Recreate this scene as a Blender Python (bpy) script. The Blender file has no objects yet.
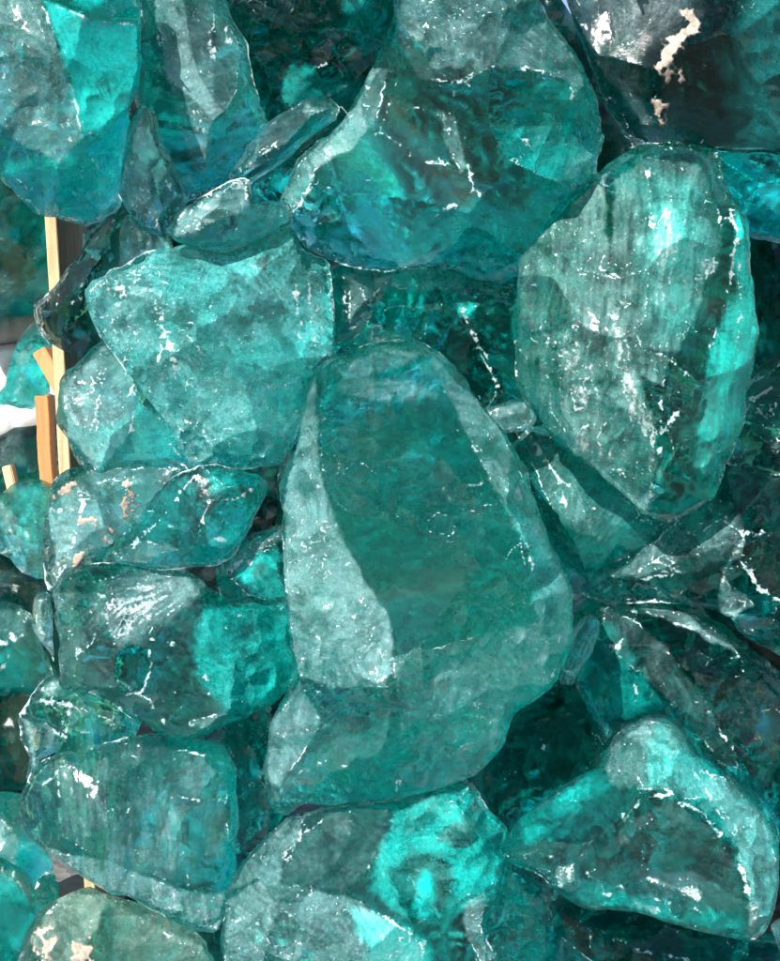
import bpy, math, random
import numpy as np
from mathutils import Vector, Matrix, noise
from mathutils.geometry import delaunay_2d_cdt

SC = bpy.context.scene
COL = SC.collection
random.seed(7)

# ------------------------------------------------------------------ camera
W, H, F = 780.0, 961.0, 1300.0           # the photo's frame in pixels, focal length in pixels
PITCH = math.radians(-6.0)
CAM_Z = 1.02
cam_d = bpy.data.cameras.new("camera")
cam = bpy.data.objects.new("camera", cam_d)
COL.objects.link(cam)
cam.location = (0, -1.3, CAM_Z)
cam.rotation_euler = (math.pi / 2 + PITCH, 0, 0)
cam_d.sensor_fit = 'VERTICAL'
cam_d.sensor_height = 24.0
cam_d.lens = 24.0 * F / H
cam_d.clip_start = 0.05
cam_d.clip_end = 2000
SC.camera = cam
CM = Matrix.Translation(cam.location) @ cam.rotation_euler.to_matrix().to_4x4()
MM = 0.001


def at(px, py, d):
    """world point of a photo pixel, d millimetres behind the pile's front"""
    z = 1.3 + d * MM
    return CM @ Vector(((px - W / 2) / F * z, -(py - H / 2) / F * z, -z))


# ------------------------------------------------------------------ small helpers
_prng = np.random.RandomState(5)
_perm = np.tile(_prng.permutation(256), 3)
_grad = _prng.normal(size=(256, 3))
_grad /= np.linalg.norm(_grad, axis=1)[:, None]


def pn(x, y, z=0.0):
    """gradient noise on arrays, about -1..1"""
    x, y, z = np.broadcast_arrays(np.asarray(x, float), np.asarray(y, float), np.asarray(z, float))
    xi, yi, zi = np.floor(x).astype(int), np.floor(y).astype(int), np.floor(z).astype(int)
    xf, yf, zf = x - xi, y - yi, z - zi
    u, v, w = (t * t * t * (t * (t * 6 - 15) + 10) for t in (xf, yf, zf))
    r = 0.0
    for dx in (0, 1):
        for dy in (0, 1):
            for dz in (0, 1):
                h = _perm[_perm[_perm[(xi + dx) & 255] + ((yi + dy) & 255)] + ((zi + dz) & 255)]
                gr = _grad[h]
                d = gr[..., 0] * (xf - dx) + gr[..., 1] * (yf - dy) + gr[..., 2] * (zf - dz)
                r = r + d * (u if dx else 1 - u) * (v if dy else 1 - v) * (w if dz else 1 - w)
    return r * 1.6


def fbm(x, y, z, sc, octv=4, gain=0.5):
    a, s, f = 0.0, 1.0, 1.0 / sc
    for i in range(octv):
        a = a + s * pn(x * f, y * f, z + 7.31 * i)
        s *= gain
        f *= 2.03
    return a


def sstep(x, lo, hi):
    t = np.clip((x - lo) / (hi - lo), 0, 1)
    return t * t * (3 - 2 * t)


def flakes(P, rs, cell, amp, tilt, sd):
    """fracture scars: hollow bowls cut into the face, the lowest one wins, so that sharp ridges stand between
    them; also returns how near each point is to such a ridge, and its place within its own scar"""
    wx = P[:, 0] + cell * 0.35 * pn(P[:, 0] / cell, P[:, 1] / cell, sd)
    wy = P[:, 1] + cell * 0.35 * pn(P[:, 0] / cell, P[:, 1] / cell, sd + 5)
    lo, hi = P.min(0) - cell, P.max(0) + cell
    S = []
    for cx in np.arange(lo[0], hi[0], cell):
        for cy in np.arange(lo[1], hi[1], cell):
            S.append((cx + rs.uniform(0, cell), cy + rs.uniform(0, cell), rs.uniform(0, amp), rs.normal() * tilt, rs.normal() * tilt, rs.uniform(0.6, 1.6)))
    n = len(P)
    z1 = np.full(n, 1e9)
    z2 = np.full(n, 1e9)
    idx = np.zeros(n, int)
    k = amp / (cell * cell) * 1.3
    for i, (cx, cy, h, tx, ty, cu) in enumerate(S):
        dx, dy = wx - cx, wy - cy
        z = h + tx * dx + ty * dy + k * cu * (dx * dx + dy * dy)
        m = z < z1
        z2 = np.where(m, z1, np.minimum(z2, z))
        idx = np.where(m, i, idx)
        z1 = np.where(m, z, z1)
    S = np.array(S)
    # strike point of each scar lies off to one side of it
    ang = rs.uniform(0, 6.283, len(S))
    sx, sy = S[:, 0] + np.cos(ang) * cell * 0.75, S[:, 1] + np.sin(ang) * cell * 0.75
    rx, ry = wx - sx[idx], wy - sy[idx]
    return z1, np.clip(z2 - z1, 0, 1e6), idx, np.hypot(rx, ry), np.arctan2(ry, rx)


def parse(s):
    return [tuple(float(v) for v in p.split(',')) for p in s.split()]


def seg_dist(P, poly):
    A = np.array(poly)
    B = np.roll(A, -1, axis=0)
    D = B - A
    L = (D ** 2).sum(1) + 1e-9
    out = np.full(len(P), 1e9)
    for a, d, l in zip(A, D, L):
        t = np.clip(((P - a) @ d) / l, 0, 1)
        q = a + t[:, None] * d
        out = np.minimum(out, ((P - q) ** 2).sum(1))
    return np.sqrt(out)


def inside(P, poly):
    A = np.array(poly)
    B = np.roll(A, -1, axis=0)
    c = np.zeros(len(P), bool)
    x, y = P[:, 0], P[:, 1]
    for (x1, y1), (x2, y2) in zip(A, B):
        if y1 == y2:
            continue
        m = (y1 > y) != (y2 > y)
        c ^= m & (x < (x2 - x1) * (y - y1) / (y2 - y1) + x1)
    return c


def interp_tri(P, V, T):
    """barycentric interpolation of V[:,2:] over the 2D triangulation, nearest vertex outside it"""
    out = np.zeros(len(P))
    hit = np.zeros(len(P), bool)
    for t in T:
        a, b, c = V[t[0]], V[t[1]], V[t[2]]
        d = (b[1] - c[1]) * (a[0] - c[0]) + (c[0] - b[0]) * (a[1] - c[1])
        if abs(d) < 1e-9:
            continue
        l1 = ((b[1] - c[1]) * (P[:, 0] - c[0]) + (c[0] - b[0]) * (P[:, 1] - c[1])) / d
        l2 = ((c[1] - a[1]) * (P[:, 0] - c[0]) + (a[0] - c[0]) * (P[:, 1] - c[1])) / d
        l3 = 1 - l1 - l2
        m = (~hit) & (l1 > -1e-4) & (l2 > -1e-4) & (l3 > -1e-4)
        out[m] = l1[m] * a[2] + l2[m] * b[2] + l3[m] * c[2]
        hit |= m
    for i in np.where(~hit)[0]:
        k = ((V[:, :2] - P[i]) ** 2).sum(1).argmin()
        out[i] = V[k, 2]
    return out


# ------------------------------------------------------------------ node helpers
class NT:
    def __init__(self, name):
        self.m = bpy.data.materials.new(name)
        self.m.use_nodes = True
        self.t = self.m.node_tree
        self.t.nodes.clear()
        self.out = self.n('ShaderNodeOutputMaterial')

    def n(self, typ, **kw):
        nd = self.t.nodes.new(typ)
        for k, v in kw.items():
            setattr(nd, k, v)
        return nd

    def l(self, a, b):
        self.t.links.new(a, b)

    def val(self, sock, v):
        if isinstance(v, (int, float)):
            sock.default_value = v
        elif isinstance(v, (tuple, list)):
            sock.default_value = v
        else:
            self.l(v, sock)

    def math(self, op, a, b=0.0, c=0.0, clamp=False):
        nd = self.n('ShaderNodeMath', operation=op, use_clamp=clamp)
        self.val(nd.inputs[0], a)
        self.val(nd.inputs[1], b)
        self.val(nd.inputs[2], c)
        return nd.outputs[0]

    def ramp(self, f, lo, hi, a=0.0, b=1.0, smooth=True):
        nd = self.n('ShaderNodeMapRange', interpolation_type='SMOOTHSTEP' if smooth else 'LINEAR')
        nd.clamp = True
        self.val(nd.inputs['Value'], f)
        nd.inputs['From Min'].default_value = lo
        nd.inputs['From Max'].default_value = hi
        nd.inputs['To Min'].default_value = a
        nd.inputs['To Max'].default_value = b
        return nd.outputs[0]

    def noise(self, vec, scale, detail=4, rough=0.55, dist=0.0):
        nd = self.n('ShaderNodeTexNoise')
        self.l(vec, nd.inputs['Vector'])
        nd.inputs['Scale'].default_value = scale
        nd.inputs['Detail'].default_value = detail
        nd.inputs['Roughness'].default_value = rough
        nd.inputs['Distortion'].default_value = dist
        return nd.outputs[0]

    def attr(self, name):
        nd = self.n('ShaderNodeAttribute', attribute_name=name)
        return nd.outputs['Fac']

    def mixs(self, f, a, b):
        nd = self.n('ShaderNodeMixShader')
        self.val(nd.inputs[0], f)
        self.l(a, nd.inputs[1])
        self.l(b, nd.inputs[2])
        return nd.outputs[0]

    def mixc(self, f, a, b):
        nd = self.n('ShaderNodeMix', data_type='RGBA')
        self.val(nd.inputs[0], f)
        self.val(nd.inputs[6], a)
        self.val(nd.inputs[7], b)
        return nd.outputs[2]


def glass_material(name, sigma, glow_milk_col, frost_col):
    """clear coloured glass: absorption in the body, frosted and chipped places on the skin"""
    g = NT(name)
    tc = g.n('ShaderNodeTexCoord')
    P = tc.outputs['Object']
    fine = g.noise(P, 230, 4, 0.7, 0.6)
    at_ = g.n('ShaderNodeAttribute', attribute_name='hackle')
    sc_ = g.n('ShaderNodeVectorMath', operation='MULTIPLY')
    g.l(at_.outputs['Vector'], sc_.inputs[0])
    sc_.inputs[1].default_value = (0.075, 0.36, 1.0)
    stri = g.noise(sc_.outputs[0], 1.0, 4, 0.62, 0.35)
    fa, wa, ma = g.attr('haze'), g.attr('white'), g.attr('glow_milk')
    mixn = g.math('ADD', g.math('MULTIPLY', stri, 0.3), g.math('MULTIPLY', fine, 0.7))
    haze = g.math('MULTIPLY', fa, g.ramp(mixn, 0.40, 0.60, 0.72, 1.0), clamp=True)
    swhite = g.math('MULTIPLY', g.ramp(mixn, 0.57, 0.70), g.ramp(fa, 0.15, 0.7), clamp=True)
    white = g.ramp(g.math('ADD', g.math('MULTIPLY', mixn, 1.1), wa), 0.82, 1.30)
    white = g.math('MAXIMUM', white, g.math('MULTIPLY', swhite, 0.75))
    scr = g.math('MULTIPLY', g.ramp(g.math('ABSOLUTE', g.math('SUBTRACT', stri, 0.52)), 0.0, 0.013, 1.0, 0.0), g.ramp(fine, 0.46, 0.62))
    white = g.math('MAXIMUM', white, g.math('MULTIPLY', scr, g.ramp(g.math('ADD', fa, g.math('MULTIPLY', wa, 0.6)), 0.0, 0.5, 0.12, 0.75)))
    glow_milk = g.math('MULTIPLY', ma, g.ramp(mixn, 0.40, 0.60, 0.6, 1.0), clamp=True)  # milkiness with the sunlight inside the glass painted into its turquoise
    bp = g.n('ShaderNodeBump')
    bp.inputs['Strength'].default_value = 0.5
    bp.inputs['Distance'].default_value = 0.0020
    g.l(mixn, bp.inputs['Height'])
    bg_ = g.n('ShaderNodeBump')
    bg_.inputs['Strength'].default_value = 0.14
    bg_.inputs['Distance'].default_value = 0.0016
    g.l(stri, bg_.inputs['Height'])
    pr = g.n('ShaderNodeBsdfPrincipled')
    pr.inputs['Base Color'].default_value = (0.95, 1.0, 0.99, 1)
    pr.inputs['Transmission Weight'].default_value = 1.0
    pr.inputs['IOR'].default_value = 1.5
    g.l(g.math('ADD', g.math('MULTIPLY', fa, 0.12), 0.01, clamp=True), pr.inputs['Roughness'])
    g.l(bg_.outputs[0], pr.inputs['Normal'])
    tp = g.n('ShaderNodeBsdfTransparent')
    clear = g.mixs(0.25, pr.outputs[0], tp.outputs[0])
    tr = g.n('ShaderNodeBsdfTranslucent')
    tr.inputs['Color'].default_value = glow_milk_col
    di = g.n('ShaderNodeBsdfDiffuse')
    di.inputs['Color'].default_value = glow_milk_col
    mk = g.mixs(0.6, tr.outputs[0], di.outputs[0])
    body = g.mixs(glow_milk, clear, mk)
    fd = g.n('ShaderNodeBsdfPrincipled')
    g.l(g.mixc(white, frost_col, (0.68, 0.78, 0.77, 1)), fd.inputs['Base Color'])
    fd.inputs['Roughness'].default_value = 0.4
    g.l(bp.outputs[0], fd.inputs['Normal'])
    body = g.mixs(g.math('MAXIMUM', g.math('MULTIPLY', haze, 0.40), g.math('MULTIPLY', white, 0.85)), body, fd.outputs[0])
    g.l(body, g.out.inputs['Surface'])
    va = g.n('ShaderNodeVolumeAbsorption')
    mx = max(sigma)
    va.inputs['Density'].default_value = mx
    va.inputs['Color'].default_value = tuple(1 - s / mx for s in sigma) + (1,)
    g.l(va.outputs[0], g.out.inputs['Volume'])
    return g.m


def crack_material():
    """a cleft inside the glass: thin turquoise in torn streaks, added to brighten the painted glow"""
    g = NT('glow_cleft')
    tc = g.n('ShaderNodeTexCoord')
    fine = g.noise(tc.outputs['Object'], 200, 3, 0.65, 0.5)
    al = g.attr('alpha')
    p = g.n('ShaderNodeBsdfPrincipled')
    p.inputs['Base Color'].default_value = (0.45, 0.92, 0.86, 1)
    p.inputs['Roughness'].default_value = 0.2
    t = g.n('ShaderNodeBsdfTranslucent')
    t.inputs['Color'].default_value = (0.45, 0.95, 0.88, 1)
    tp = g.n('ShaderNodeBsdfTransparent')
    m = g.mixs(0.35, p.outputs[0], t.outputs[0])
    g.l(g.mixs(g.ramp(g.math('ADD', al, g.math('MULTIPLY', fine, 0.7)), 0.55, 1.05), tp.outputs[0], m), g.out.inputs['Surface'])
    return g.m


def crust_material():
    g = NT('mineral_crust')
    tc = g.n('ShaderNodeTexCoord')
    fine = g.noise(tc.outputs['Object'], 160, 5, 0.7, 0.4)
    p = g.n('ShaderNodeBsdfPrincipled')
    g.l(g.mixc(g.ramp(fine, 0.3, 0.7), (0.28, 0.23, 0.18, 1), (0.60, 0.50, 0.41, 1)), p.inputs['Base Color'])
    p.inputs['Roughness'].default_value = 0.85
    bp = g.n('ShaderNodeBump')
    bp.inputs['Strength'].default_value = 0.7
    bp.inputs['Distance'].default_value = 0.002
    g.l(fine, bp.inputs['Height'])
    g.l(bp.outputs[0], p.inputs['Normal'])
    g.l(p.outputs[0], g.out.inputs['Surface'])
    return g.m


FROST = (0.30, 0.62, 0.62, 1)
M = {
    'mid': glass_material('teal_glass', (36, 1.45, 2.45), (0.012, 0.76, 0.68, 1), FROST),
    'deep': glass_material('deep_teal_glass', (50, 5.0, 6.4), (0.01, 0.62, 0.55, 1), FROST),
    'pale': glass_material('pale_aqua_glass', (16, 0.9, 1.8), (0.07, 0.84, 0.79, 1), (0.32, 0.68, 0.68, 1)),
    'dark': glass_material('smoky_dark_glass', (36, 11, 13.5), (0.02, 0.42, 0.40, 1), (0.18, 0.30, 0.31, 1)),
}
M['green'] = glass_material('greenish_glass', (30, 1.5, 2.9), (0.02, 0.78, 0.66, 1), (0.24, 0.60, 0.55, 1))
M['olive'] = glass_material('olive_glass', (11, 1.6, 3.6), (0.14, 0.70, 0.55, 1), (0.40, 0.60, 0.50, 1))
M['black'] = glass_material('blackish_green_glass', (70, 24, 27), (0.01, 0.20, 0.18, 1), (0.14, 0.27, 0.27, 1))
CRACK = crack_material()
CRUST = crust_material()


# ------------------------------------------------------------------ rocks
def rock(label, depth, T, mat, outline, ridges='', paint=(), bulge=16, bw=13, sp=2.1, scal=4.0,
         rough=1.0, blur=1.3, group='glass rocks stacked in the front pile', seed=None,
         edge=1.0, cat='glass rock', frost_glint=0.0, glow_milk=0.0, under=1.0, cell=76, shatter=0.5, parts=True, score=None, spall=1.0):
    """one chunk of broken glass: its outline and ridge lines as the photo shows them, at its own distance,
    with bowl-shaped fracture scars, ripples and hackle on its faces and a faceted underside"""
    hl = seed if seed is not None else hash_label(label)
    rnd = random.Random(hl)
    rs = np.random.RandomState(hl)
    sd = rnd.uniform(0, 100)
    scal = scal * 1.35
    o = parse(outline)
    oz = [p[2] if len(p) > 2 else 0.0 for p in o]
    o2 = [(p[0], p[1]) for p in o]
    rl = [parse(r) for r in ridges.split(';') if r.strip()]
    cv = [Vector(p) for p in o2]
    cz = list(oz)
    ne = len(o2)
    ce = [(i, (i + 1) % ne) for i in range(ne)]
    for r in rl:
        k0 = len(cv)
        for p in r:
            cv.append(Vector((p[0], p[1])))
            cz.append(p[2])
        ce += [(k0 + i, k0 + i + 1) for i in range(len(r) - 1)]
    if not rl:
        A = np.array(o2)
        c = A.mean(0)
        for k in range(4):
            cv.append(Vector(c + (A[rnd.randrange(ne)] - c) * rnd.uniform(0.1, 0.6)))
            cz.append(rnd.uniform(0.1, 0.3) * T)
    res = delaunay_2d_cdt(cv, ce, [], 0, 1e-3)
    V = np.zeros((len(res[0]), 3))
    for i, v in enumerate(res[0]):
        V[i, :2] = v
        src = res[3][i]
        V[i, 2] = cz[src[0]] if src else cz[min(range(len(cv)), key=lambda j: (cv[j] - v).length)]
    tris = [t for t in res[2] if len(t) == 3]
    # fine outline with small bites broken out of it
    fo = []
    for i in range(ne):
        a, b = np.array(o2[i]), np.array(o2[(i + 1) % ne])
        L = np.linalg.norm(b - a)
        for k in range(max(1, int(L / sp))):
            fo.append(tuple(a + (b - a) * k / max(1, int(L / sp))) + (-(b - a)[1] / (L + 1e-6), (b - a)[0] / (L + 1e-6)))
    fo = np.array(fo)
    # jagged breaks: straight runs between random kinks
    jag = np.zeros(len(fo))
    for lo_, hi_, am in ((5, 16, 1.0), (16, 48, 2.6)):
        ks, kv = [0], [0.0]
        while ks[-1] < len(fo) * sp:
            ks.append(ks[-1] + rnd.uniform(lo_, hi_))
            kv.append(rnd.gauss(0, am) * (0.3 if rnd.random() < 0.4 else 1.0))
        kv[-1] = 0.0
        jag += np.interp(np.arange(len(fo)) * sp, ks, kv)
    ch = jag + 0.6 * pn(fo[:, 0] / 6, fo[:, 1] / 6, sd + 3)
    grow = 1.2 + min(8.0, max(0.0, (depth - 70) * 0.06)) if depth < 320 and 'heap' not in group else 0.0
    sgn = np.sign(sum(o2[i - 1][0] * o2[i][1] - o2[i][0] * o2[i - 1][1] for i in range(ne)))
    fo = fo[:, :2] + fo[:, 2:] * (ch * rough - sgn * grow)[:, None]
    lo, hi = fo.min(0), fo.max(0)
    gx, gy = np.meshgrid(np.arange(lo[0], hi[0] + sp, sp), np.arange(lo[1], hi[1] + sp, sp * 0.87))
    gx[1::2] += sp / 2
    G = np.stack([gx.ravel(), gy.ravel()], 1) + rs.uniform(-.22, .22, (gx.size, 2)) * sp
    G = G[inside(G, fo)]
    G = G[seg_dist(G, fo) > sp * 0.55]
    allp = [Vector(p) for p in fo] + [Vector(p) for p in G]
    nb = len(fo)
    res = delaunay_2d_cdt(allp, [(i, (i + 1) % nb) for i in range(nb)], [], 1, 1e-4)
    P = np.array([tuple(v) for v in res[0]])
    Fc = np.array([f for f in res[2] if len(f) == 3])
    used = np.zeros(len(P), bool)
    used[Fc.ravel()] = True
    Fc = (np.cumsum(used) - 1)[Fc]
    P = P[used]
    n = len(P)
    E = np.sort(np.concatenate([Fc[:, [0, 1]], Fc[:, [1, 2]], Fc[:, [2, 0]]]), axis=1)
    ue, cnt = np.unique(E, axis=0, return_counts=True)
    bnd = np.zeros(n, bool)
    bnd[ue[cnt == 1].ravel()] = True
    X, Y = P[:, 0], P[:, 1]
    d = seg_dist(P, fo)
    d[bnd] = 0
    zb0 = np.zeros(n)
    for ox, oy in [(0, 0)] + [(blur * math.cos(a), blur * math.sin(a)) for a in np.arange(6) * math.pi / 3]:
        zb0 += interp_tri(P + np.array((ox, oy)), V, tris) / 7
    zrim = zb0.copy()
    rimf = np.clip(d / bw, 0, 1)
    zf = zb0 * 1.2 + 0.08 * bulge * np.sqrt(np.clip(1 - (1 - rimf) ** 2, 0, 1))
    fade = sstep(d, 0, 5)
    # fracture scars, large and small
    z1, g1, i1, r1, a1 = flakes(P, rs, cell, scal * 3.2, scal * 0.028, sd)
    z2, g2, i2, r2, a2 = flakes(P, rs, cell * 0.30, scal * 1.1, scal * 0.03, sd + 20)
    patch = sstep(fbm(X, Y, sd + 40, 90, 3), 0.22 - shatter, 0.66 - shatter)
    for kind, v, poly, *soft in paint:
        if kind == 'shard':
            q = [(p[0], p[1]) for p in parse(poly)]
            ds = seg_dist(P, q)
            patch = np.maximum(patch, v * sstep(np.where(inside(P, q), ds, -ds), -6, 8))
    z3, g3s, i3, r3, a3 = flakes(P, rs, cell * 0.15, scal * 0.45, scal * 0.045, sd + 25)
    patch3 = np.maximum(sstep(fbm(X, Y, sd + 42, 60, 3), 0.5 - shatter, 0.95 - shatter), np.where(patch > 1.0, patch - 0.4, 0))
    rr = rs.uniform(0, 1, 5000)
    shard2, shard3 = rr[(i2 * 17) % 5000], rr[(i3 * 29 + 7) % 5000]
    shard = 1 + patch * (1.1 * shard2 - 0.6) + patch3 * (0.9 * shard3 - 0.45)
    ripple = np.sin(r1 / 4.2 + 2.5 * fbm(X, Y, sd + 11, 60, 2)) * np.exp(-((r1 - cell * 0.7) / (cell * 0.35)) ** 2)
    hack = pn(a1 * 16, r1 / 60, sd + i1 * 3.7) + 0.5 * pn(a1 * 40, r1 / 40, sd + i1 * 1.7)
    und = fbm(X, Y, sd + 4, 46, 4)
    zf += (z1 - np.median(z1)) * fade + (z2 - np.median(z2)) * fade * patch * 1.1 + (z3 - np.median(z3)) * fade * patch3
    zf += (ripple * 0.35 + hack * 0.22 * (0.3 + patch) + und * 0.05 * scal) * fade * min(1.0, scal / 3)
    zf += fbm(X, Y, sd + 8, 9, 3) * 0.05 * rough * fade
    # flat spalls struck off round the edge
    per = float(np.linalg.norm(np.roll(fo, -1, 0) - fo, axis=1).sum())
    ccw = np.sign(sum(fo[i - 1][0] * fo[i][1] - fo[i][0] * fo[i - 1][1] for i in range(nb)))
    env = np.full(n, 1e6)
    fid = np.zeros(n, int)
    for k in range(int(per / 62 * spall)):
        i = rnd.randrange(nb)
        tg = fo[(i + 5) % nb] - fo[i - 5]
        nr = np.array((-tg[1], tg[0])) / (np.hypot(*tg) + 1e-6) * ccw
        a = rnd.uniform(-0.5, 0.5)
        nr = np.array((nr[0] * math.cos(a) - nr[1] * math.sin(a), nr[0] * math.sin(a) + nr[1] * math.cos(a)))
        dt = (P - fo[i]) @ nr
        tgd = np.abs((P - fo[i]) @ np.array((-nr[1], nr[0])))
        pl = rnd.uniform(-1, 7) + rnd.uniform(0.30, 0.95) * np.maximum(dt, 0) + 0.004 * tgd ** 2 + 0.8 * pn(X / 30, Y / 30, sd + k)
        fid = np.where(pl < env, k + 1, fid)
        env = np.minimum(env, pl)
    g3 = np.abs(zf - env)
    cut = env < zf
    fid = np.where(cut, fid, 0)
    zf = np.where(cut, zf * (1 - fade) + env * fade, zf)
    tone = rs.uniform(0.45, 1.5, 4000)[(i1 * 7 + fid * 131) % 4000]
    spallh = np.where(fid > 0, rs.uniform(-0.2, 0.32, 500)[fid % 500], 0.0)
    # underside: steep sides closing on a faceted back
    dm = max(d.max(), 1)
    c = P.mean(0)
    ext = np.abs(P - c).max()
    zb = np.full(n, float(T))
    for k in range(7):
        a = rnd.uniform(0, 6.283)
        sl = rnd.uniform(0.2, 0.8)
        pl = T * rnd.uniform(0.7, 1.05) + sl * ((X - c[0]) * math.cos(a) + (Y - c[1]) * math.sin(a)) * T / ext
        zb = np.minimum(zb, np.maximum(pl, 0.25 * T))
    zb = zb * np.sqrt(np.clip(1 - (1 - np.clip(d / (0.75 * dm), 0, 1)) ** 2, 0, 1))
    y1, h1, j1, q1, b1 = flakes(P, rs, cell * 0.8, scal * 5.0, scal * 0.05, sd + 60)
    y2, h2, j2, q2, b2 = flakes(P, rs, cell * 0.3, scal * 1.6, scal * 0.06, sd + 64)
    zb += (y2 - np.median(y2)) * fade * 0.9
    bshard = 0.45 + 1.1 * rr[(j2 * 13 + 3) % 5000]
    hack2 = pn(b1 * 14, q1 / 60, sd + j1 * 2.9)
    rip2 = np.sin(q1 / 4.6 + 2.0 * fbm(X, Y, sd + 13, 60, 2))
    zb += (y1 - np.median(y1)) * fade + (hack2 * 0.45 + rip2 * 0.35) * fade
    zb = np.maximum(zb, 0.05)
    zb[bnd] = 0
    arcs = pn(r1 / 3.2, a1 * 5, sd + i1 * 1.3) * 0.6 + pn(r1 / 7, a1 * 3, sd + i1 * 2.3) * 0.4
    strokes = np.where(pn(X / 60, Y / 60, sd + 48) > 0, arcs, pn(a1 * 26, r1 / 24, sd + i1 * 4.1))
    if score is not None:
        ca, sa = math.cos(score), math.sin(score)
        bend = 6 * fbm(X, Y, sd + 47, 70, 2)
        strokes = 0.25 * strokes + 0.85 * pn((X * sa + Y * ca + bend) / 3.6, (X * ca - Y * sa) / 26, sd) + 0.35 * pn((X * sa + Y * ca + bend) / 8, (X * ca - Y * sa) / 40, sd + 2)
        zf = zf + strokes * 0.5 * fade
    # convexity of the front
    ce_ = np.zeros(n)
    cn = np.zeros(n)
    np.add.at(ce_, ue[:, 0], zf[ue[:, 1]])
    np.add.at(ce_, ue[:, 1], zf[ue[:, 0]])
    np.add.at(cn, ue[:, 0], 1)
    np.add.at(cn, ue[:, 1], 1)
    cvx = np.clip((zf - ce_ / np.maximum(cn, 1)) / sp, -1, 1)
    cvx[bnd] = 0.3
    # marks that the skin carries, painted inner glow and sun glints among them
    frost_glint_a = np.full(n, frost_glint)
    glow_milk_a = np.full(n, glow_milk)
    clefts, crusts = [], []
    under_a = np.full(n, float(under))
    wob = fbm(X, Y, sd + 50, 22, 4, 0.6) * 3.2
    borders = np.zeros(n)
    nosp = np.ones(n)
    for kind, v, poly, *soft in paint:
        q = [(p[0], p[1]) for p in parse(poly)]
        s = soft[0] if soft else (4.0 if kind == 'glow_milk' else 1.6 if kind == 'frost_glint' else 5.0)
        ds = seg_dist(P, q)
        ds = np.where(inside(P, q), ds, -ds) + wob + (6 * strokes if kind == 'glow_milk' and s > 3 else 0)
        m = np.clip(ds / s * 0.5 + 0.5, 0, 1)
        if kind == 'frost_glint' and v > 0.1:
            borders = np.maximum(borders, np.exp(-(ds / 1.15) ** 2))
        if kind == 'frost_glint' and v < 0.07:
            nosp = nosp * (1 - m)
        if kind == 'frost_glint':
            frost_glint_a = frost_glint_a * (1 - m) + min(1.0, v * 1.3) * m
        elif kind == 'glow_milk':
            glow_milk_a = glow_milk_a * (1 - m) + v * m * (0.85 if parts and 0.5 < v < 0.9 else 1.0)
            if parts and v > 0.5:
                clefts.append((m > 0.5, v))
        elif kind == 'clear':
            under_a = under_a * (1 - m * v)
        elif kind == 'line':
            borders = np.maximum(borders, v * np.exp(-(ds / 1.6) ** 2))
        elif kind == 'dirt':
            crusts.append(m)
        elif kind == 'dent':
            zf = zf - v * np.clip(ds / max(s, 1), 0, 1) ** 0.7
    zf = np.where(bnd, zrim, np.maximum(zf, -zb + 1.5))
    ridge1 = np.exp(-g1 / (0.06 * scal + 0.03)) * fade
    ridge2 = np.exp(-g2 / (0.06 * scal + 0.03)) * fade * patch
    wear = sstep(fbm(X, Y, sd + 70, 100, 4), -0.2, 0.6)
    wear2 = sstep(fbm(X, Y, sd + 75, 22, 3), 0.0, 0.5)
    rimw = np.exp(-d / 2.2)
    dr = np.full(n, 1e9)
    for r in rl:
        for (p0, p1) in zip(r[:-1], r[1:]):
            a_, b_ = np.array(p0[:2]), np.array(p1[:2])
            tt = np.clip(((P - a_) @ (b_ - a_)) / (((b_ - a_) ** 2).sum() + 1e-9), 0, 1)
            dr = np.minimum(dr, np.hypot(*(P - a_ - tt[:, None] * (b_ - a_)).T))
    dr = np.abs(dr + 2.5 * pn(X / 12, Y / 12, sd + 44))
    wear3 = 0.2 + 0.8 * sstep(fbm(X, Y, sd + 77, 70, 3), -0.3, 0.6)
    rline = np.exp(-(dr / (0.7 + 1.0 * wear2)) ** 2) * wear3
    fine_s = pn(a1 * 34, r1 / 26, sd + i1 * 5.1) * 0.6 + pn(X / 5, Y / 5, sd) * 0.4
    borders = borders * (d > 4) * np.clip(0.15 + wear3, 0, 1) * sstep(fbm(X, Y, sd + 78, 26, 3), -0.5, 0.25)
    streaks = sstep(strokes + frost_glint_a * 0.5, 0.30, 0.95) * sstep(frost_glint_a, 0.06, 0.5)
    vn = fbm(X, Y, sd + 90, 55, 4, 0.55)
    vn2 = fbm(X, Y, sd + 91, 26, 3, 0.5)
    vein = np.maximum(np.exp(-(vn / 0.022) ** 2) * sstep(fbm(X, Y, sd + 95, 60, 2), -0.2, 0.3), 0.8 * np.exp(-(vn2 / 0.035) ** 2) * sstep(fbm(X, Y, sd + 96, 40, 2), 0.0, 0.4))
    specks = sstep(pn(X / 4.2, Y / 4.2, sd + 33) + 0.5 * fbm(X, Y, sd + 34, 30, 2), 0.80, 1.15)
    hx, hy = (r1, a1 * cell * 0.8) if score is None else (X * ca - Y * sa, X * sa + Y * ca + bend)
    chipz = np.maximum(np.exp(-dr / 6.0) * (0.35 + 0.65 * wear3), np.exp(-d / 5.0) * (0.3 + 0.7 * wear))
    chip = sstep(0.5 * pn(X / 3.4, Y / 3.4, sd + 38) + 0.6 * fbm(X, Y, sd + 39, 9, 3, 0.6) + 1.25 * chipz, 0.75, 1.5)
    tiny = np.exp(-g2 / (0.05 * scal + 0.02)) * fade * sstep(fbm(X, Y, sd + 41, 45, 3), -0.1, 0.5)
    clot = sstep(0.55 * pn(hx / 16, hy / 5, sd + 36 + i1) + 0.5 * fbm(X, Y, sd + 37, 13, 4, 0.65) + 0.75 * frost_glint_a, 0.75, 1.35) * sstep(frost_glint_a, 0.1, 0.6)
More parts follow.
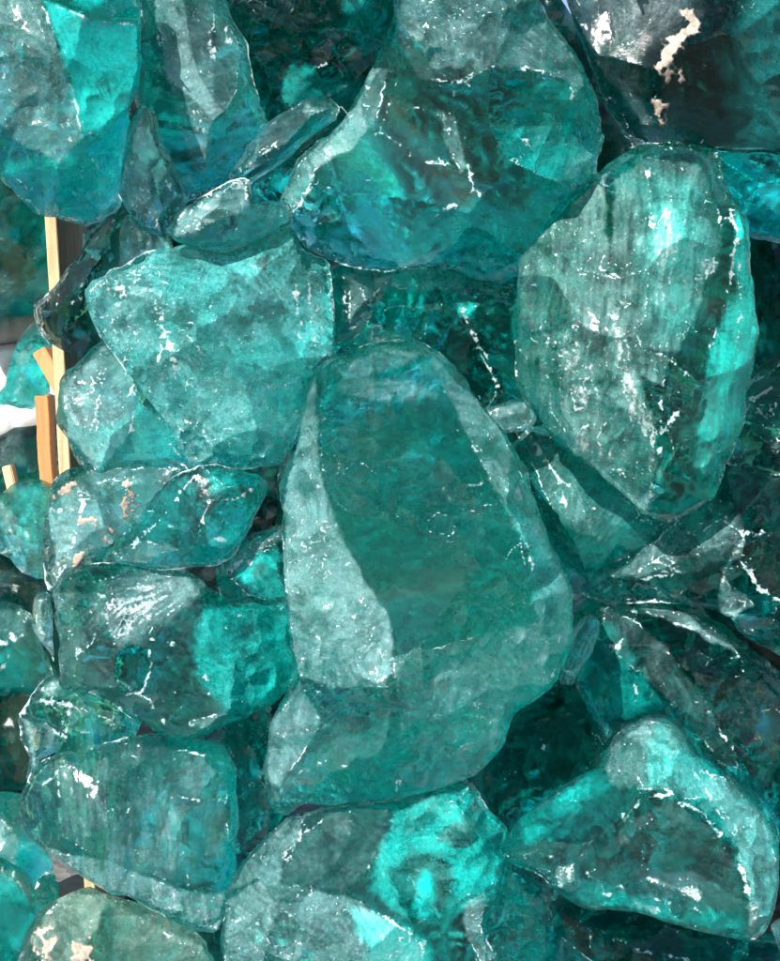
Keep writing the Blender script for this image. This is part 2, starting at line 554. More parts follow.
    white = np.maximum.reduce([ridge1 * (0.15 + 0.85 * wear) * 0.42 * (0.4 + 0.6 * sstep(frost_glint_a, 0.02, 0.3)), ridge2 * wear2 * (0.3 + frost_glint_a) * 0.7, rimw * (0.04 + 0.62 * wear * wear3), rline * 0.62,
                               np.clip(cvx * 3.0, 0, 1) * wear * 0.4, streaks * 0.42, vein * 0.7 * (0.4 + frost_glint_a), borders * 0.8, specks * 0.45, clot * 0.5, chip * 0.7, tiny * 0.66, np.exp(-g3s / (0.03 * scal + 0.02)) * fade * patch3 * wear2 * (0.25 + 0.6 * frost_glint_a), np.exp(-g3 / 0.55) * fade * (0.15 + 0.6 * wear)]) * edge
    white = np.clip(white, 0, 1)
    white = np.maximum(white, 0.62 * sstep(frost_glint_a, 0.95, 1.0) * (0.75 + 0.5 * strokes))  # full strength turns white: bruises, scars and painted glints
    haze = np.clip(np.maximum(frost_glint_a, nosp * np.clip(spallh, 0, 1) * (0.3 + 0.7 * np.clip(frost_glint_a * 3, 0, 1)) * (1 - np.clip(glow_milk_a, 0, 1))) * (tone + (1 - tone) * sstep(frost_glint_a, 0.75, 1.0)) * (0.95 + 0.5 * fbm(X, Y, sd + 80, 26, 4, 0.6)) * (0.8 + 0.7 * strokes) + 0.10 * np.clip(strokes, 0, 1) * sstep(wear, 0.2, 0.8), 0, 1)
    # which way the fine hackle runs: out from the strike point, or round it in arcs
    par = (i1 % 3 == 0)
    w1, w2 = 9 * fbm(X, Y, sd + 51, 34, 3, 0.6), 9 * fbm(X, Y, sd + 52, 34, 3, 0.6)
    st_f = np.stack([np.where(par, a1 * cell * 0.8, r1) + w1, np.where(par, r1, a1 * cell * 0.8) + w2, i1 * 13.7 + sd], 1)
    if score is not None:
        st_f = np.stack([X * ca - Y * sa, X * sa + Y * ca + bend, np.full(n, sd)], 1)
    st_b = np.stack([q1 + w1, b1 * cell * 0.7 + w2, j1 * 13.7 + sd], 1)
    wis = 0.5 + 0.5 * (0.6 * pn(b1 * 10, q1 / 34, sd + j1 * 2.2) + 0.7 * fbm(X, Y, sd + 85, 40, 4, 0.6))
    haze = np.clip(haze * (0.35 + 0.65 * np.clip(shard, 0, 2)), 0, 1)
    glow_milk_f = np.clip(glow_milk_a * np.clip(shard, 0.1, 1.5) * (0.35 + 0.65 * sstep(0.55 + 0.45 * strokes + 0.4 * fbm(X, Y, sd + 86, 30, 3), 0.1, 0.7)), 0, 1)
    milk_b = np.clip(under_a * bshard * sstep(wis, 0.54, 0.98) * 0.8 + 0.01, 0, 1)
    white_b = np.clip(np.exp(-h1 / (0.12 * scal)) * wear * 0.5 + vein * 0.4, 0, 1) * 0.5 * np.minimum(1, under_a)
    haze_b = np.full(n, 0.05)
    # frame facing along the ray to the rock's middle
    cc = (lo + hi) / 2
    org = at(cc[0], cc[1], depth)
    cl = cam.location
    zax = (cl - org).normalized()
    xax = Vector((0, 0, 1)).cross(zax).normalized()
    yax = zax.cross(xax)
    MW = Matrix((xax, yax, zax)).transposed().to_4x4()
    MW.translation = org
    Rm = np.array(CM.to_3x3())
    ray = np.stack([(X - W / 2) / F, -(Y - H / 2) / F, -np.ones(n)], 1) @ Rm.T
    zx = np.array(zax)
    oc = np.array(org - cl)
    t = (oc @ zx) / (ray @ zx)
    loc = ray * t[:, None] - oc
    co = np.stack([loc @ np.array(xax), loc @ np.array(yax), np.zeros(n)], 1)
    front, back = co.copy(), co.copy()
    front[:, 2] = zf * MM
    back[:, 2] = -zb * MM
    bi = np.where(bnd, np.arange(n), n + np.cumsum(~bnd) - 1)
    verts = np.vstack([front, back[~bnd]])
    f0 = co[Fc[0]]
    if np.cross(f0[1] - f0[0], f0[2] - f0[0])[2] < 0:
        Fc = Fc[:, ::-1]
    keep = ~bnd[Fc].all(1)
    faces = np.vstack([Fc, bi[Fc[keep][:, ::-1]]])
    me = bpy.data.meshes.new('glass_rock')
    me.from_pydata(verts.tolist(), [], faces.tolist())
    me.update()
    j = lambda f, b: np.concatenate([f, b[~bnd]]).astype(np.float32)
    for nm_, arr in (('haze', j(haze, haze_b)), ('white', j(white, white_b)), ('glow_milk', j(glow_milk_f, milk_b))):
        me.attributes.new(nm_, 'FLOAT', 'POINT').data.foreach_set('value', arr)
    me.attributes.new('hackle', 'FLOAT_VECTOR', 'POINT').data.foreach_set('vector', np.concatenate([st_f, st_b[~bnd]]).astype(np.float32).ravel())
    me.polygons.foreach_set('use_smooth', [True] * len(me.polygons))
    # crisp where two faces meet at an angle, as broken glass is
    fv = verts[faces]
    fn = np.cross(fv[:, 1] - fv[:, 0], fv[:, 2] - fv[:, 0])
    fn /= np.linalg.norm(fn, axis=1)[:, None] + 1e-12
    he = np.sort(np.concatenate([faces[:, [0, 1]], faces[:, [1, 2]], faces[:, [2, 0]]]), axis=1)
    hf = np.tile(np.arange(len(faces)), 3)
    key = he[:, 0].astype(np.int64) * len(verts) + he[:, 1]
    od = np.argsort(key, kind='stable')
    ks_, fs_ = key[od], hf[od]
    same = ks_[1:] == ks_[:-1]
    dots = (fn[fs_[1:][same]] * fn[fs_[:-1][same]]).sum(1)
    sharp = ks_[1:][same][dots < math.cos(math.radians(16))]
    ev = np.zeros(len(me.edges) * 2, int)
    me.edges.foreach_get('vertices', ev)
    ev = np.sort(ev.reshape(-1, 2), axis=1)
    ek = ev[:, 0].astype(np.int64) * len(verts) + ev[:, 1]
    me.attributes.new('sharp_edge', 'BOOLEAN', 'EDGE').data.foreach_set('value', np.isin(ek, sharp))
    me.materials.append(M[mat])
    ob = bpy.data.objects.new('glass_rock', me)
    COL.objects.link(ob)
    ob.matrix_world = MW
    ob['label'] = label
    ob['category'] = cat
    ob['group'] = group

    def part(name, vs, fs, mt, att=None):
        us = np.unique(fs.ravel())
        mp = np.zeros(len(vs), int)
        mp[us] = np.arange(len(us))
        pm = bpy.data.meshes.new(name)
        pm.from_pydata(vs[us].tolist(), [], mp[fs].tolist())
        pm.update()
        pm.polygons.foreach_set('use_smooth', [True] * len(pm.polygons))
        if att is not None:
            pm.attributes.new('alpha', 'FLOAT', 'POINT').data.foreach_set('value', att[us].astype(np.float32))
        pm.materials.append(mt)
        po = bpy.data.objects.new(name, pm)
        COL.objects.link(po)
        po.parent = ob
        return po
    for k, (m, v) in enumerate(clefts):
        m = m & (d > 5)
        fs = Fc[m[Fc].all(1)]
        if len(fs) < 60:
            continue
        cx, cy = X[m].mean(), Y[m].mean()
        a = rnd.uniform(0, 6.283)
        tl = ((X - cx) * math.cos(a) + (Y - cy) * math.sin(a)) * 0.22
        zc = zf - 11 - 0.5 * np.clip(zf - zb0, 0, 20) + tl + fbm(X, Y, sd + 120 + k, 40, 4) * 5 + hack * 1.2
        zc = np.clip(zc, -zb * 0.8 + 1, zf - 4)
        vs = co.copy()
        vs[:, 2] = zc * MM
        al = v * (0.35 + 0.65 * sstep(0.5 * pn(a1 * 12, r1 / 30, sd + i1) + 0.8 * fbm(X, Y, sd + 130 + k, 36, 4, 0.6), -0.5, 0.5))
        part('glow_cleft', vs, fs, CRACK, al)  # sheet added under each strong glow patch to brighten it
    for m in crusts:
        mm = m * (0.80 + 0.8 * fbm(X, Y, sd + 140, 9, 4, 0.75))
        q = (mm > 0.38) & ~bnd
        fs = Fc[q[Fc].all(1)]
        for comp in pieces(fs):
            if len(comp) < 10:
                continue
            us = np.unique(comp.ravel())
            e = np.sort(np.concatenate([comp[:, [0, 1]], comp[:, [1, 2]], comp[:, [2, 0]]]), axis=1)
            u, cnt_ = np.unique(e, axis=0, return_counts=True)
            rim = np.zeros(n, bool)
            rim[u[cnt_ == 1].ravel()] = True
            vs = co.copy()
            vs[:, 2] = (zf + np.where(rim, -0.5, np.clip((mm - 0.38) * 2, 0.15, 0.8))) * MM
            part('mineral_crust', vs, comp, CRUST)
    return ob


def pieces(fs):
    """connected groups of triangles"""
    if not len(fs):
        return []
    par = {int(v): int(v) for v in np.unique(fs)}

    def find(v):
        while par[v] != v:
            par[v] = par[par[v]]
            v = par[v]
        return v
    for a, b, c in fs.tolist():
        ra, rb, rc = find(a), find(b), find(c)
        par[rb] = ra
        par[find(rc)] = ra
    key = np.array([find(int(f[0])) for f in fs])
    return [fs[key == k] for k in np.unique(key)]


def hash_label(s):
    h = 7
    for ch in s:
        h = (h * 131 + ord(ch)) % 1000003
    return h


# ------------------------------------------------------------------ the front pile, chunk by chunk
rock('tall teardrop boulder of clear teal glass in the middle with broad frosted left face', 70, 120, 'mid',
     '318,368 328,360 345,352 366,344 388,338 412,340 425,345 440,355 455,370 468,385 483,406 500,430 512,455 522,478 533,505 545,530 560,570 573,592 572,640 563,662 548,685 530,699 512,712 505,740 492,756 480,765 462,777 445,785 425,791 400,795 372,798 350,800 315,808 285,815 270,800 268,765 271,725 290,690 300,674 292,640 287,600 284,560 283,510 290,470 300,420 308,388',
     '330,372,36 324,420,40 326,470,44 340,520,52 365,580,62 388,612,66 395,650,64 390,682,52 360,684,36 332,684,26 302,677,4;'
     '412,346,40 432,366,47 455,408,50 476,455,50 498,500,50 518,532,48 528,566,46 520,600,44;520,600,44 540,640,26 548,684,4;'
     '390,682,52 402,712,50 406,745,40 396,792,6;'
     '300,680,10 325,715,30 336,745,36 346,762,30;275,780,8 320,762,34 360,740,40',
     [('shard', 1.25, '318,400 322,470 338,520 364,580 388,612 394,650 388,682 332,684 300,676 290,640 284,560 286,500'), ('shard', 0.8, '270,725 300,680 400,700 395,790 285,812'), ('clear', 0.3, '335,372 412,350 440,385 500,505 525,560 500,620 420,640 398,640 388,608 345,520 330,440'), ('frost_glint', 0.62, '318,372 322,470 338,520 364,580 388,612 394,650 388,682 332,684 300,676 290,640 284,560 286,500 302,420'),
      ('frost_glint', 0.0, '335,372 412,350 440,385 500,505 525,560 500,620 420,640 398,640 388,608 345,520 330,440'),
      ('frost_glint', 0.30, '336,372 380,352 420,360 400,372 360,384 430,392 440,402 380,408 345,400', 3), ('frost_glint', 1.0, '322,602 334,600 336,614 326,618'), ('glow_milk', 0.0, '335,372 412,350 440,385 500,505 525,560 500,620 420,640 398,640 388,608 345,520 330,440'),  # the small full-strength patch is a sun glint painted white
      ('frost_glint', 0.34, '395,655 450,640 540,620 570,640 545,685 510,712 500,745 440,785 400,795 402,712'),
      ('frost_glint', 0.40, '412,342 440,356 500,430 545,530 573,592 570,640 545,660 530,600 524,555 496,500 474,455 452,408 430,366'),
      ('glow_milk', 0.55, '500,505 535,525 560,590 545,625 530,600 524,555'),
      ('frost_glint', 0.5, '270,725 300,680 325,720 280,785 268,780')], scal=3.2, bulge=14, edge=0.9, spall=0.3)

rock('big round teal boulder near the top with a smooth circular window and frosted ridge', 75, 150, 'mid',
     '398,-25 530,-25 540,5 548,20 562,38 575,55 584,72 590,90 597,120 599,150 595,175 575,195 566,205 560,215 545,230 536,252 528,272 500,283 480,278 460,270 440,265 400,270 385,272 360,268 340,262 322,255 308,250 290,228 279,210 284,195 292,178 300,160 314,147 330,135 344,120 355,105 366,83 375,60 388,38 396,10',
     '398,20,20 400,60,44 392,100,54 380,130,60 340,165,46 310,190,26 296,212,12;455,85,60 490,70,62 540,74,58 578,88,44;'
     '455,85,60 447,110,60 462,130,62 467,165,64 472,188,62 500,195,58 550,195,48 590,176,18;472,188,62 436,214,56 412,240,40 400,268,6;'
     '510,130,40 530,150,40;555,120,38 562,150,44 572,185,32;380,130,60 420,160,60 462,165,64',
     [('frost_glint', 0.6, '330,136 356,106 372,70 386,70 378,120 350,148 318,170 300,205 292,225 280,210 300,160'),
      ('clear', 0.7, '380,60 450,80 465,185 400,262 320,240 330,170'), ('line', 0.7, '455,85 490,70 540,74 578,88 592,120 584,165 560,190 500,195 472,188 466,150 460,120'), ('frost_glint', 0.0, '455,88 490,72 540,76 575,90 580,130 560,170 545,192 475,186 466,140'),
      ('glow_milk', 0.4, '500,120 540,80 575,90 597,120 598,155 570,190 520,190 500,160'),
      ('frost_glint', 0.34, '565,80 597,115 598,160 575,192 560,170 572,130'),
      ('frost_glint', 0.36, '400,-20 530,-20 575,60 590,95 540,74 490,68 455,84 420,80 398,40'),
      ('frost_glint', 0.7, '398,-20 436,-20 440,20 425,32 405,15'),
      ('frost_glint', 0.55, '436,108 452,118 466,165 460,170 446,140'),
      ('glow_milk', 0.3, '470,195 550,198 570,196 530,260 480,270 430,240')], scal=4.2, bulge=18, spall=0.25)

rock('upright greenish glass boulder with white scars and a bright ribbed right edge', 80, 130, 'green',
     '640,147 655,145 668,145 692,147 715,150 720,165 724,182 738,205 748,225 752,245 750,280 754,305 757,330 755,350 752,370 745,390 741,420 730,450 720,480 712,495 700,505 684,514 668,520 656,519 645,515 628,500 615,488 600,473 590,464 570,455 558,443 548,428 538,414 526,398 518,382 517,330 520,260 532,244 546,230 560,215 575,200 590,185 605,170 622,158',
     '655,150,16 648,180,40 650,215,52 655,260,58 668,320,60 660,380,60 660,425,58 657,470,44 646,512,8;605,178,26 607,250,50 614,330,56 628,380,56 655,428,56;'
     '716,155,10 722,185,34 735,232,44 728,290,56 710,340,60 690,390,60 662,428,58;520,330,18 560,330,46 607,330,54;735,232,44 740,300,34 735,360,30 705,470,26;545,235,16 570,280,40',
     [('shard', 1.2, '640,160 700,170 720,240 700,330 670,380 645,320 640,230'), ('frost_glint', 0.42, '518,260 575,202 606,172 607,250 614,330 628,380 655,430 648,514 600,473 548,428 518,380'),
      ('frost_glint', 0.66, '545,330 590,340 600,400 640,480 648,510 600,470 570,440 540,395'),
      ('frost_glint', 0.34, '660,380 700,300 722,230 700,170 650,160 615,180 612,300 630,370'),
      ('glow_milk', 0.8, '655,195 680,195 698,235 694,290 680,320 668,330 655,300 650,250', 22),
      ('glow_milk', 0.85, '735,205 752,240 751,280 757,330 752,370 738,420 712,470 690,470 700,400 712,345 732,290'),  # light coming through the right edge, painted on as turquoise
      ('frost_glint', 0.04, '735,205 752,240 751,280 757,330 752,370 738,420 715,495 668,520 658,510 660,430 690,392 712,345 732,290'),
      ('clear', 0.8, '662,430 690,392 700,400 690,470 700,500 668,520 656,512'), ('frost_glint', 0.05, '662,430 690,392 700,400 690,470 700,500 668,520 656,512'),
      ('frost_glint', 1.0, '564,332 580,328 584,362 572,380 566,360', 3), ('frost_glint', 1.0, '574,384 588,378 590,402 576,410', 3),
      ('frost_glint', 1.0, '574,430 596,420 594,452 576,452', 3), ('frost_glint', 0.95, '610,270 620,300 628,350 648,410 658,470 640,440 622,390 612,340', 4),
      ('frost_glint', 0.85, '655,230 670,200 676,240 664,310 652,300', 5), ('frost_glint', 0.95, '696,262 716,264 704,280', 3)], scal=3.4, bulge=14, edge=1.1, score=1.45, spall=0.4)

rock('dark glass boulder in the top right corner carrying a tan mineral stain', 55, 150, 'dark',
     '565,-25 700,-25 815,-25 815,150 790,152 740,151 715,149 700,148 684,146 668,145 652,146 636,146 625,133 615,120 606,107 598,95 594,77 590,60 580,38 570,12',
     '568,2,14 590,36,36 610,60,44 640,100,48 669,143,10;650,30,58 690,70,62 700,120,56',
     [('frost_glint', 0.5, '572,-20 700,-20 690,15 640,50 640,90 620,70 592,35', 14),
      ('frost_glint', 0.5, '592,35 600,48 640,98 669,142 655,140 625,98 596,60'),
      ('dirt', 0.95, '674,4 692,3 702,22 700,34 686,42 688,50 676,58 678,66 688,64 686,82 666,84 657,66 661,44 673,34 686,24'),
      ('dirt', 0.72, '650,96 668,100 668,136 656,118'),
      ('glow_milk', 0.5, '745,-20 815,-20 815,148 745,148 735,90 742,30', 16),
      ('frost_glint', 0.05, '745,-20 815,-20 815,148 745,148 735,90 742,30')], bulge=14, scal=3.6)

rock('pointed turquoise boulder at the lower right with a smooth purplish hollow and shattered top', 30, 140, 'mid',
     '498,856 508,838 520,822 540,802 560,786 580,774 600,765 608,754 615,745 627,731 640,722 650,717 660,717 672,721 680,728 690,741 700,753 718,767 735,780 752,795 766,810 774,826 778,842 780,880 776,900 770,920 764,932 756,938 745,938 720,932 700,929 680,925 660,918 640,912 625,908 610,905 595,902 580,900 568,895 558,889 545,878 533,869 514,862',
     '503,857,4 540,852,40 570,862,62 598,850,66 625,820,66;598,850,66 588,872,60 610,895,26;625,820,66 640,800,68 670,795,62 700,815,58 730,850,50 745,890,44 752,932,6;'
     '640,800,68 640,770,56 650,725,14;606,768,22 625,820,66;660,725,16 690,770,50 735,830,54;600,880,44 660,900,34 720,915,30;560,800,30 590,815,50;650,860,44 700,880,38',
     [('shard', 1.3, '640,722 680,728 765,812 780,880 760,935 735,900 730,850 690,800 640,800 600,765'), ('shard', 1.0, '520,822 600,768 640,800 598,850 540,850'), ('clear', 0.85, '600,852 630,822 670,800 710,830 735,870 740,910 680,910 620,895 590,880'), ('frost_glint', 0.10, '600,852 630,822 670,800 710,830 735,870 740,910 680,910 620,895 590,880'),
      ('glow_milk', 0.55, '660,722 700,756 765,812 778,850 776,900 762,930 748,900 735,850 700,812 668,795 645,785 648,740'),
      ('frost_glint', 0.45, '615,745 650,720 680,730 700,760 720,800 690,800 660,790 620,790 605,770'),
      ('frost_glint', 0.45, '690,770 735,785 770,830 778,880 762,930 748,900 735,840'),
      ('glow_milk', 0.4, '520,822 600,768 610,790 560,820 530,845'),
      ('glow_milk', 0.35, '590,880 660,898 740,915 745,935 640,910 575,898'),
      ('frost_glint', 1.0, '555,868 575,862 574,880 560,886'), ('frost_glint', 1.0, '645,875 700,892 698,897 650,882'), ('frost_glint', 1.0, '745,905 758,898 758,930 748,934'), ('frost_glint', 1.0, '630,898 660,908 656,914 632,904'), ('dent', 16, '612,858 640,830 680,825 715,850 725,890 670,900 625,888', 26)], bulge=14, scal=3.4, shatter=0.8)  # the full-strength white marks are painted glints of the sun

rock('low turquoise boulder at the bottom centre with dark hollows and grey frosted front', 45, 150, 'mid',
     '228,890 238,872 250,856 262,842 276,829 292,814 312,808 335,804 370,800 400,795 430,787 460,778 475,788 487,801 497,814 506,827 508,845 508,862 512,874 524,886 533,900 540,915 545,932 548,1010 225,1010 224,955 226,920',
     '250,862,20 262,880,36 278,888,44 310,890,52 345,896,56 385,915,56 420,940,50 440,1000,20;278,888,44 290,862,44 300,838,24 318,815,10;'
     '345,896,56 362,870,54 390,850,58 420,835,54 450,810,40 470,786,10;420,835,54 470,850,44 500,870,24;278,888,44 255,930,36 248,1000,10;450,890,46 480,930,40',
     [('shard', 1.3, '395,812 465,782 505,830 506,862 500,890 465,905 440,925 400,915 372,890 380,850'), ('frost_glint', 0.62, '228,900 262,880 345,896 385,915 420,945 440,1008 226,1008'),
      ('frost_glint', 0.16, '285,850 330,812 390,800 385,850 362,875 345,892 285,885'),
      ('frost_glint', 0.5, '228,890 290,816 312,812 290,850 280,888 262,880'),
      ('glow_milk', 0.55, '395,812 465,782 505,830 506,862 500,890 465,905 440,925 400,915 372,890 380,850'),
      ('glow_milk', 0.8, '345,905 400,918 430,945 440,1005 380,980'),
      ('clear', 1.0, '392,872 404,858 430,852 448,868 452,890 440,915 415,922 398,905'), ('clear', 1.0, '480,925 490,905 505,900 520,930 522,990 490,990'), ('clear', 0.9, '285,850 330,812 390,800 385,850 362,875 345,892 285,885'), ('line', 0.5, '392,872 404,858 430,852 448,868 452,890 440,915 415,922 398,905'), ('dent', 14, '392,872 404,858 430,852 448,868 452,890 440,915 415,922 398,905', 16),
      ('dent', 12, '480,925 490,905 505,900 520,930 522,990 490,990', 14),
      ('glow_milk', 0.0, '392,872 404,858 430,852 448,868 452,890 440,915 415,922 398,905'), ('glow_milk', 0.0, '480,925 490,905 505,900 520,930 522,990 490,990'),
      ('frost_glint', 0.0, '392,872 404,858 430,852 448,868 452,890 440,915 415,922 398,905'),
      ('glow_milk', 0.7, '416,884 424,872 430,876 434,892 430,906 442,916 424,918 412,914', 3), ('frost_glint', 0.6, '462,905 482,892 476,925 492,955 480,960 462,930')], bulge=16, scal=5.0, spall=0.5)

rock('glass boulder on the left with a broad white bruise and a dark round hole', 95, 150, 'mid',
     '54,592 60,580 68,571 85,568 100,565 120,563 140,562 165,568 190,575 210,588 230,600 258,600 285,602 288,622 290,642 299,672 288,683 278,692 268,705 250,714 230,722 210,730 190,736 170,738 155,730 140,720 125,710 110,700 98,695 85,690 72,688 62,685 63,672 63,660 62,645 61,630 59,608',
     '75,575,14 110,600,40 122,640,50 118,680,40 95,690,12;110,600,40 150,585,44 180,592,44;122,640,50 160,640,54 200,650,52 240,640,44 285,640,14;118,680,40 150,700,36 170,730,10;200,650,52 210,700,40',
     [('shard', 1.1, '205,610 285,605 290,645 298,672 260,700 225,710 200,680 190,640'), ('frost_glint', 0.7, '88,600 130,575 185,565 200,590 170,612 150,636 120,655 92,645', 8), ('frost_glint', 1.0, '95,615 130,588 170,575 176,600 150,618 125,640 102,640'),
      ('frost_glint', 0.5, '56,595 95,600 118,650 116,690 62,680'),
      ('clear', 1.0, '118,655 132,644 150,650 154,665 142,690 124,694 115,680', 3), ('line', 0.9, '118,655 132,644 150,650 154,665 142,690 124,694 115,680'), ('dent', 12, '118,655 132,644 150,650 154,665 142,690 124,694 115,680', 10),
      ('frost_glint', 0.0, '118,655 132,644 150,650 154,665 142,690 124,694 115,680'),
      ('glow_milk', 0.5, '205,610 285,605 290,645 298,672 260,700 225,710 200,680 190,640'),
      ('frost_glint', 0.7, '192,722 215,712 235,716 210,730')], bulge=14, scal=4.4)

rock('rough grey-teal slab at the lower left scored with short upright white lines', 60, 120, 'mid',
     '15,821 20,808 22,795 28,782 35,770 46,762 60,755 85,750 110,745 130,740 150,735 163,735 176,736 200,740 224,745 230,757 235,770 234,805 232,840 235,855 236,870 232,888 228,905 222,920 214,931 203,929 190,925 170,915 150,906 130,898 110,892 90,880 72,869 57,860 45,850 30,836',
     '30,790,24 70,770,44 120,768,50 150,745,30;70,770,44 75,810,48 60,845,30;120,768,50 170,800,54 220,800,40;75,810,48 110,860,44 150,885,36 200,900,30;170,800,54 185,860,50 190,905,22',
     [('frost_glint', 0.17, '60,770 150,745 225,760 228,850 200,885 110,865 60,830'),
      ('frost_glint', 0.75, '45,848 110,862 190,895 222,895 216,928 150,904 70,878'),
      ('frost_glint', 0.34, '100,810 170,790 185,870 110,860')], bulge=12, scal=4.0, score=1.57)

rock('crackled pale aqua boulder on the upper left with fine white veins', 110, 130, 'pale',
     '88,292 94,284 101,278 112,272 125,268 138,262 150,257 175,250 200,246 222,243 245,239 270,232 290,229 297,237 303,247 314,256 325,265 328,295 330,325 332,355 325,363 317,371 311,385 306,400 300,422 293,442 287,452 279,461 260,463 240,465 220,468 200,469 190,455 180,440 172,425 163,412 148,396 140,380 132,368 122,355 112,345 103,333 95,320 90,306',
     '120,290,30 160,285,46 210,280,52 260,260,44;160,285,46 165,330,56 180,380,58 225,400,58 270,370,56 300,350,40 320,300,20;225,400,58 230,440,40 215,462,10;270,370,56 262,310,58 260,260,44;290,245,24 296,300,40 300,350,40;225,400,58 280,410,36',
     [('frost_glint', 0.62, '88,292 125,272 160,268 158,290 135,320 150,345 118,350 95,320', 10), ('frost_glint', 0.5, '165,330 200,345 225,400 180,440 150,395', 10),
      ('glow_milk', 0.45, '170,285 240,255 290,240 300,340 262,380 210,330'),
      ('glow_milk', 0.8, '292,300 330,290 330,352 300,368 290,340'),
      ('frost_glint', 0.55, '306,270 322,275 322,330 312,355'),
      ('frost_glint', 0.38, '170,380 230,395 290,380 298,430 240,462 200,460')], bulge=16, scal=5.0, edge=1.2, glow_milk=0.3, shatter=1.1, spall=1.8, cell=52, frost_glint=0.34)

rock('large smooth boulder in the top left corner with one bright turquoise face', 45, 150, 'mid',
     '-35,-30 132,-30 138,-10 142,6 139,18 137,32 139,48 140,62 140,75 140,86 134,98 129,112 127,128 125,150 122,180 116,195 119,203 105,215 95,223 85,230 74,226 65,222 54,218 45,217 36,210 28,203 15,190 0,176 -35,160',
     '42,-25,30 42,4,40 55,42,50 65,70,56 75,102,58 80,136,58 84,150,52 60,175,40 50,212,8;80,136,58 105,122,56 126,108,48;42,4,40 90,22,44 135,26,46;126,108,48 133,64,52 135,26,46;84,150,52 112,178,36 118,194,10;0,60,40 20,120,46 30,165,36;105,75,46 110,100,46',
     [('glow_milk', 0.95, '44,4 90,22 138,26 138,60 128,104 106,122 80,136 72,96 56,42', 2),  # bright face: sunlit inside of the glass painted as turquoise
      ('frost_glint', 0.05, '44,4 90,22 138,26 138,60 128,104 106,122 80,136 72,96 56,42'),
      ('clear', 0.7, '-30,-25 40,-25 42,4 56,42 74,100 80,136 60,160 20,140 -30,100'), ('frost_glint', 0.40, '-30,-25 40,-25 42,4 56,42 74,100 80,136 60,160 20,140 -30,100'),
      ('glow_milk', 0.45, '85,150 108,128 124,130 120,180 112,190 60,180 0,172 10,160'),
      ('glow_milk', 0.5, '44,-20 132,-25 138,15 90,16')], bulge=14, scal=2.2, spall=0.15)

rock('tall flat grey-green slab at the top with a dark wedge face along it', 120, 110, 'pale',
     '137,-30 215,-30 220,-5 226,15 234,30 243,45 244,56 246,68 248,90 252,110 260,122 266,128 250,152 240,165 232,177 218,184 205,190 188,198 172,196 160,172 152,140 146,110 140,60 142,20',
     '150,-20,24 156,30,34 168,72,40 178,112,42 186,152,36 196,190,8;205,-20,40 212,60,44 215,120,42 212,170,24;225,30,30 236,90,24',
     [('frost_glint', 0.62, '152,-20 212,-20 214,60 215,120 205,185 190,160 178,112 164,66'),
      ('frost_glint', 0.0, '142,20 152,20 164,70 176,112 186,152 192,194 174,192 152,140 144,90'),
      ('frost_glint', 0.36, '215,-20 243,48 248,100 262,126 232,176 215,180 214,60')], bulge=8, scal=3.0)

rock('jagged whitish shard wedged below the top left boulder, its rim chipped white', 85, 90, 'pale',
     '141,106 152,112 156,128 159,142 165,155 172,168 179,182 187,197 184,206 178,216 172,228 166,238 158,234 150,229 140,220 129,210 124,200 119,190 121,177 124,164 127,146 130,130',
     '146,112,20 140,150,36 142,190,38 160,230,8;150,150,34 170,190,26',
     [('frost_glint', 0.58, '141,108 130,130 120,190 150,228 162,232 150,190 146,150')], bulge=8, scal=4, edge=1.3)

rock('low curved whitish shard forming a bright V above the crackled aqua boulder', 70, 80, 'pale',
     '164,236 172,224 181,212 195,203 210,195 221,188 232,182 240,180 247,181 250,193 253,205 270,204 286,205 289,213 290,222 272,231 255,238 240,244 225,249 210,249 194,248 178,243',
     '175,234,16 210,215,30 245,200,30;200,240,18 250,222,28 282,212,12;210,215,30 215,238,18',
     [('frost_glint', 0.6, '180,215 230,186 246,184 250,206 215,222 175,236')], bulge=8, scal=2.6, edge=1.4)

rock('deep turquoise boulder at the top centre with dark swirling inside', 190, 170, 'deep',
     '218,-30 385,-30 394,10 386,38 376,60 366,84 356,106 344,122 330,136 310,150 290,160 270,150 258,128 249,108 245,72 240,48 232,30',
     '245,60,30 262,100,36 290,112,40 350,84,30;262,20,46 300,30,50 330,60,50 350,84,30;300,30,50 360,10,30;330,60,50 300,80,46',
     [('glow_milk', 0.65, '290,60 330,80 368,82 350,110 320,115 280,98'),
      ('glow_milk', 0.6, '335,-20 372,-20 378,50 362,60 345,20'),
      ('frost_glint', 0.42, '245,62 256,80 268,120 256,118 248,100')], bulge=14, scal=6, spall=0.2)

rock('leaf-shaped dark green shard lying aslant beneath the deep turquoise boulder', 120, 50, 'mid',
     '232,178 240,166 250,154 260,140 270,126 288,114 305,104 320,104 331,107 331,114 320,122 310,131 300,141 290,151 276,163 262,172 250,178 240,181',
     '240,174,8 270,148,22 304,118,20 326,110,6;304,118,20 306,106,4',
     [('frost_glint', 0.95, '308,106 330,108 326,118 308,120 304,112', 2)], bulge=6, scal=1.4, edge=1.2, frost_glint=0.2)

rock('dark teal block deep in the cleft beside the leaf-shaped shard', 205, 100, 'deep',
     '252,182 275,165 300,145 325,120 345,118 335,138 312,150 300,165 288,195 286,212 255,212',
     '270,185,18 300,160,26 325,132,14', bulge=10, scal=3)

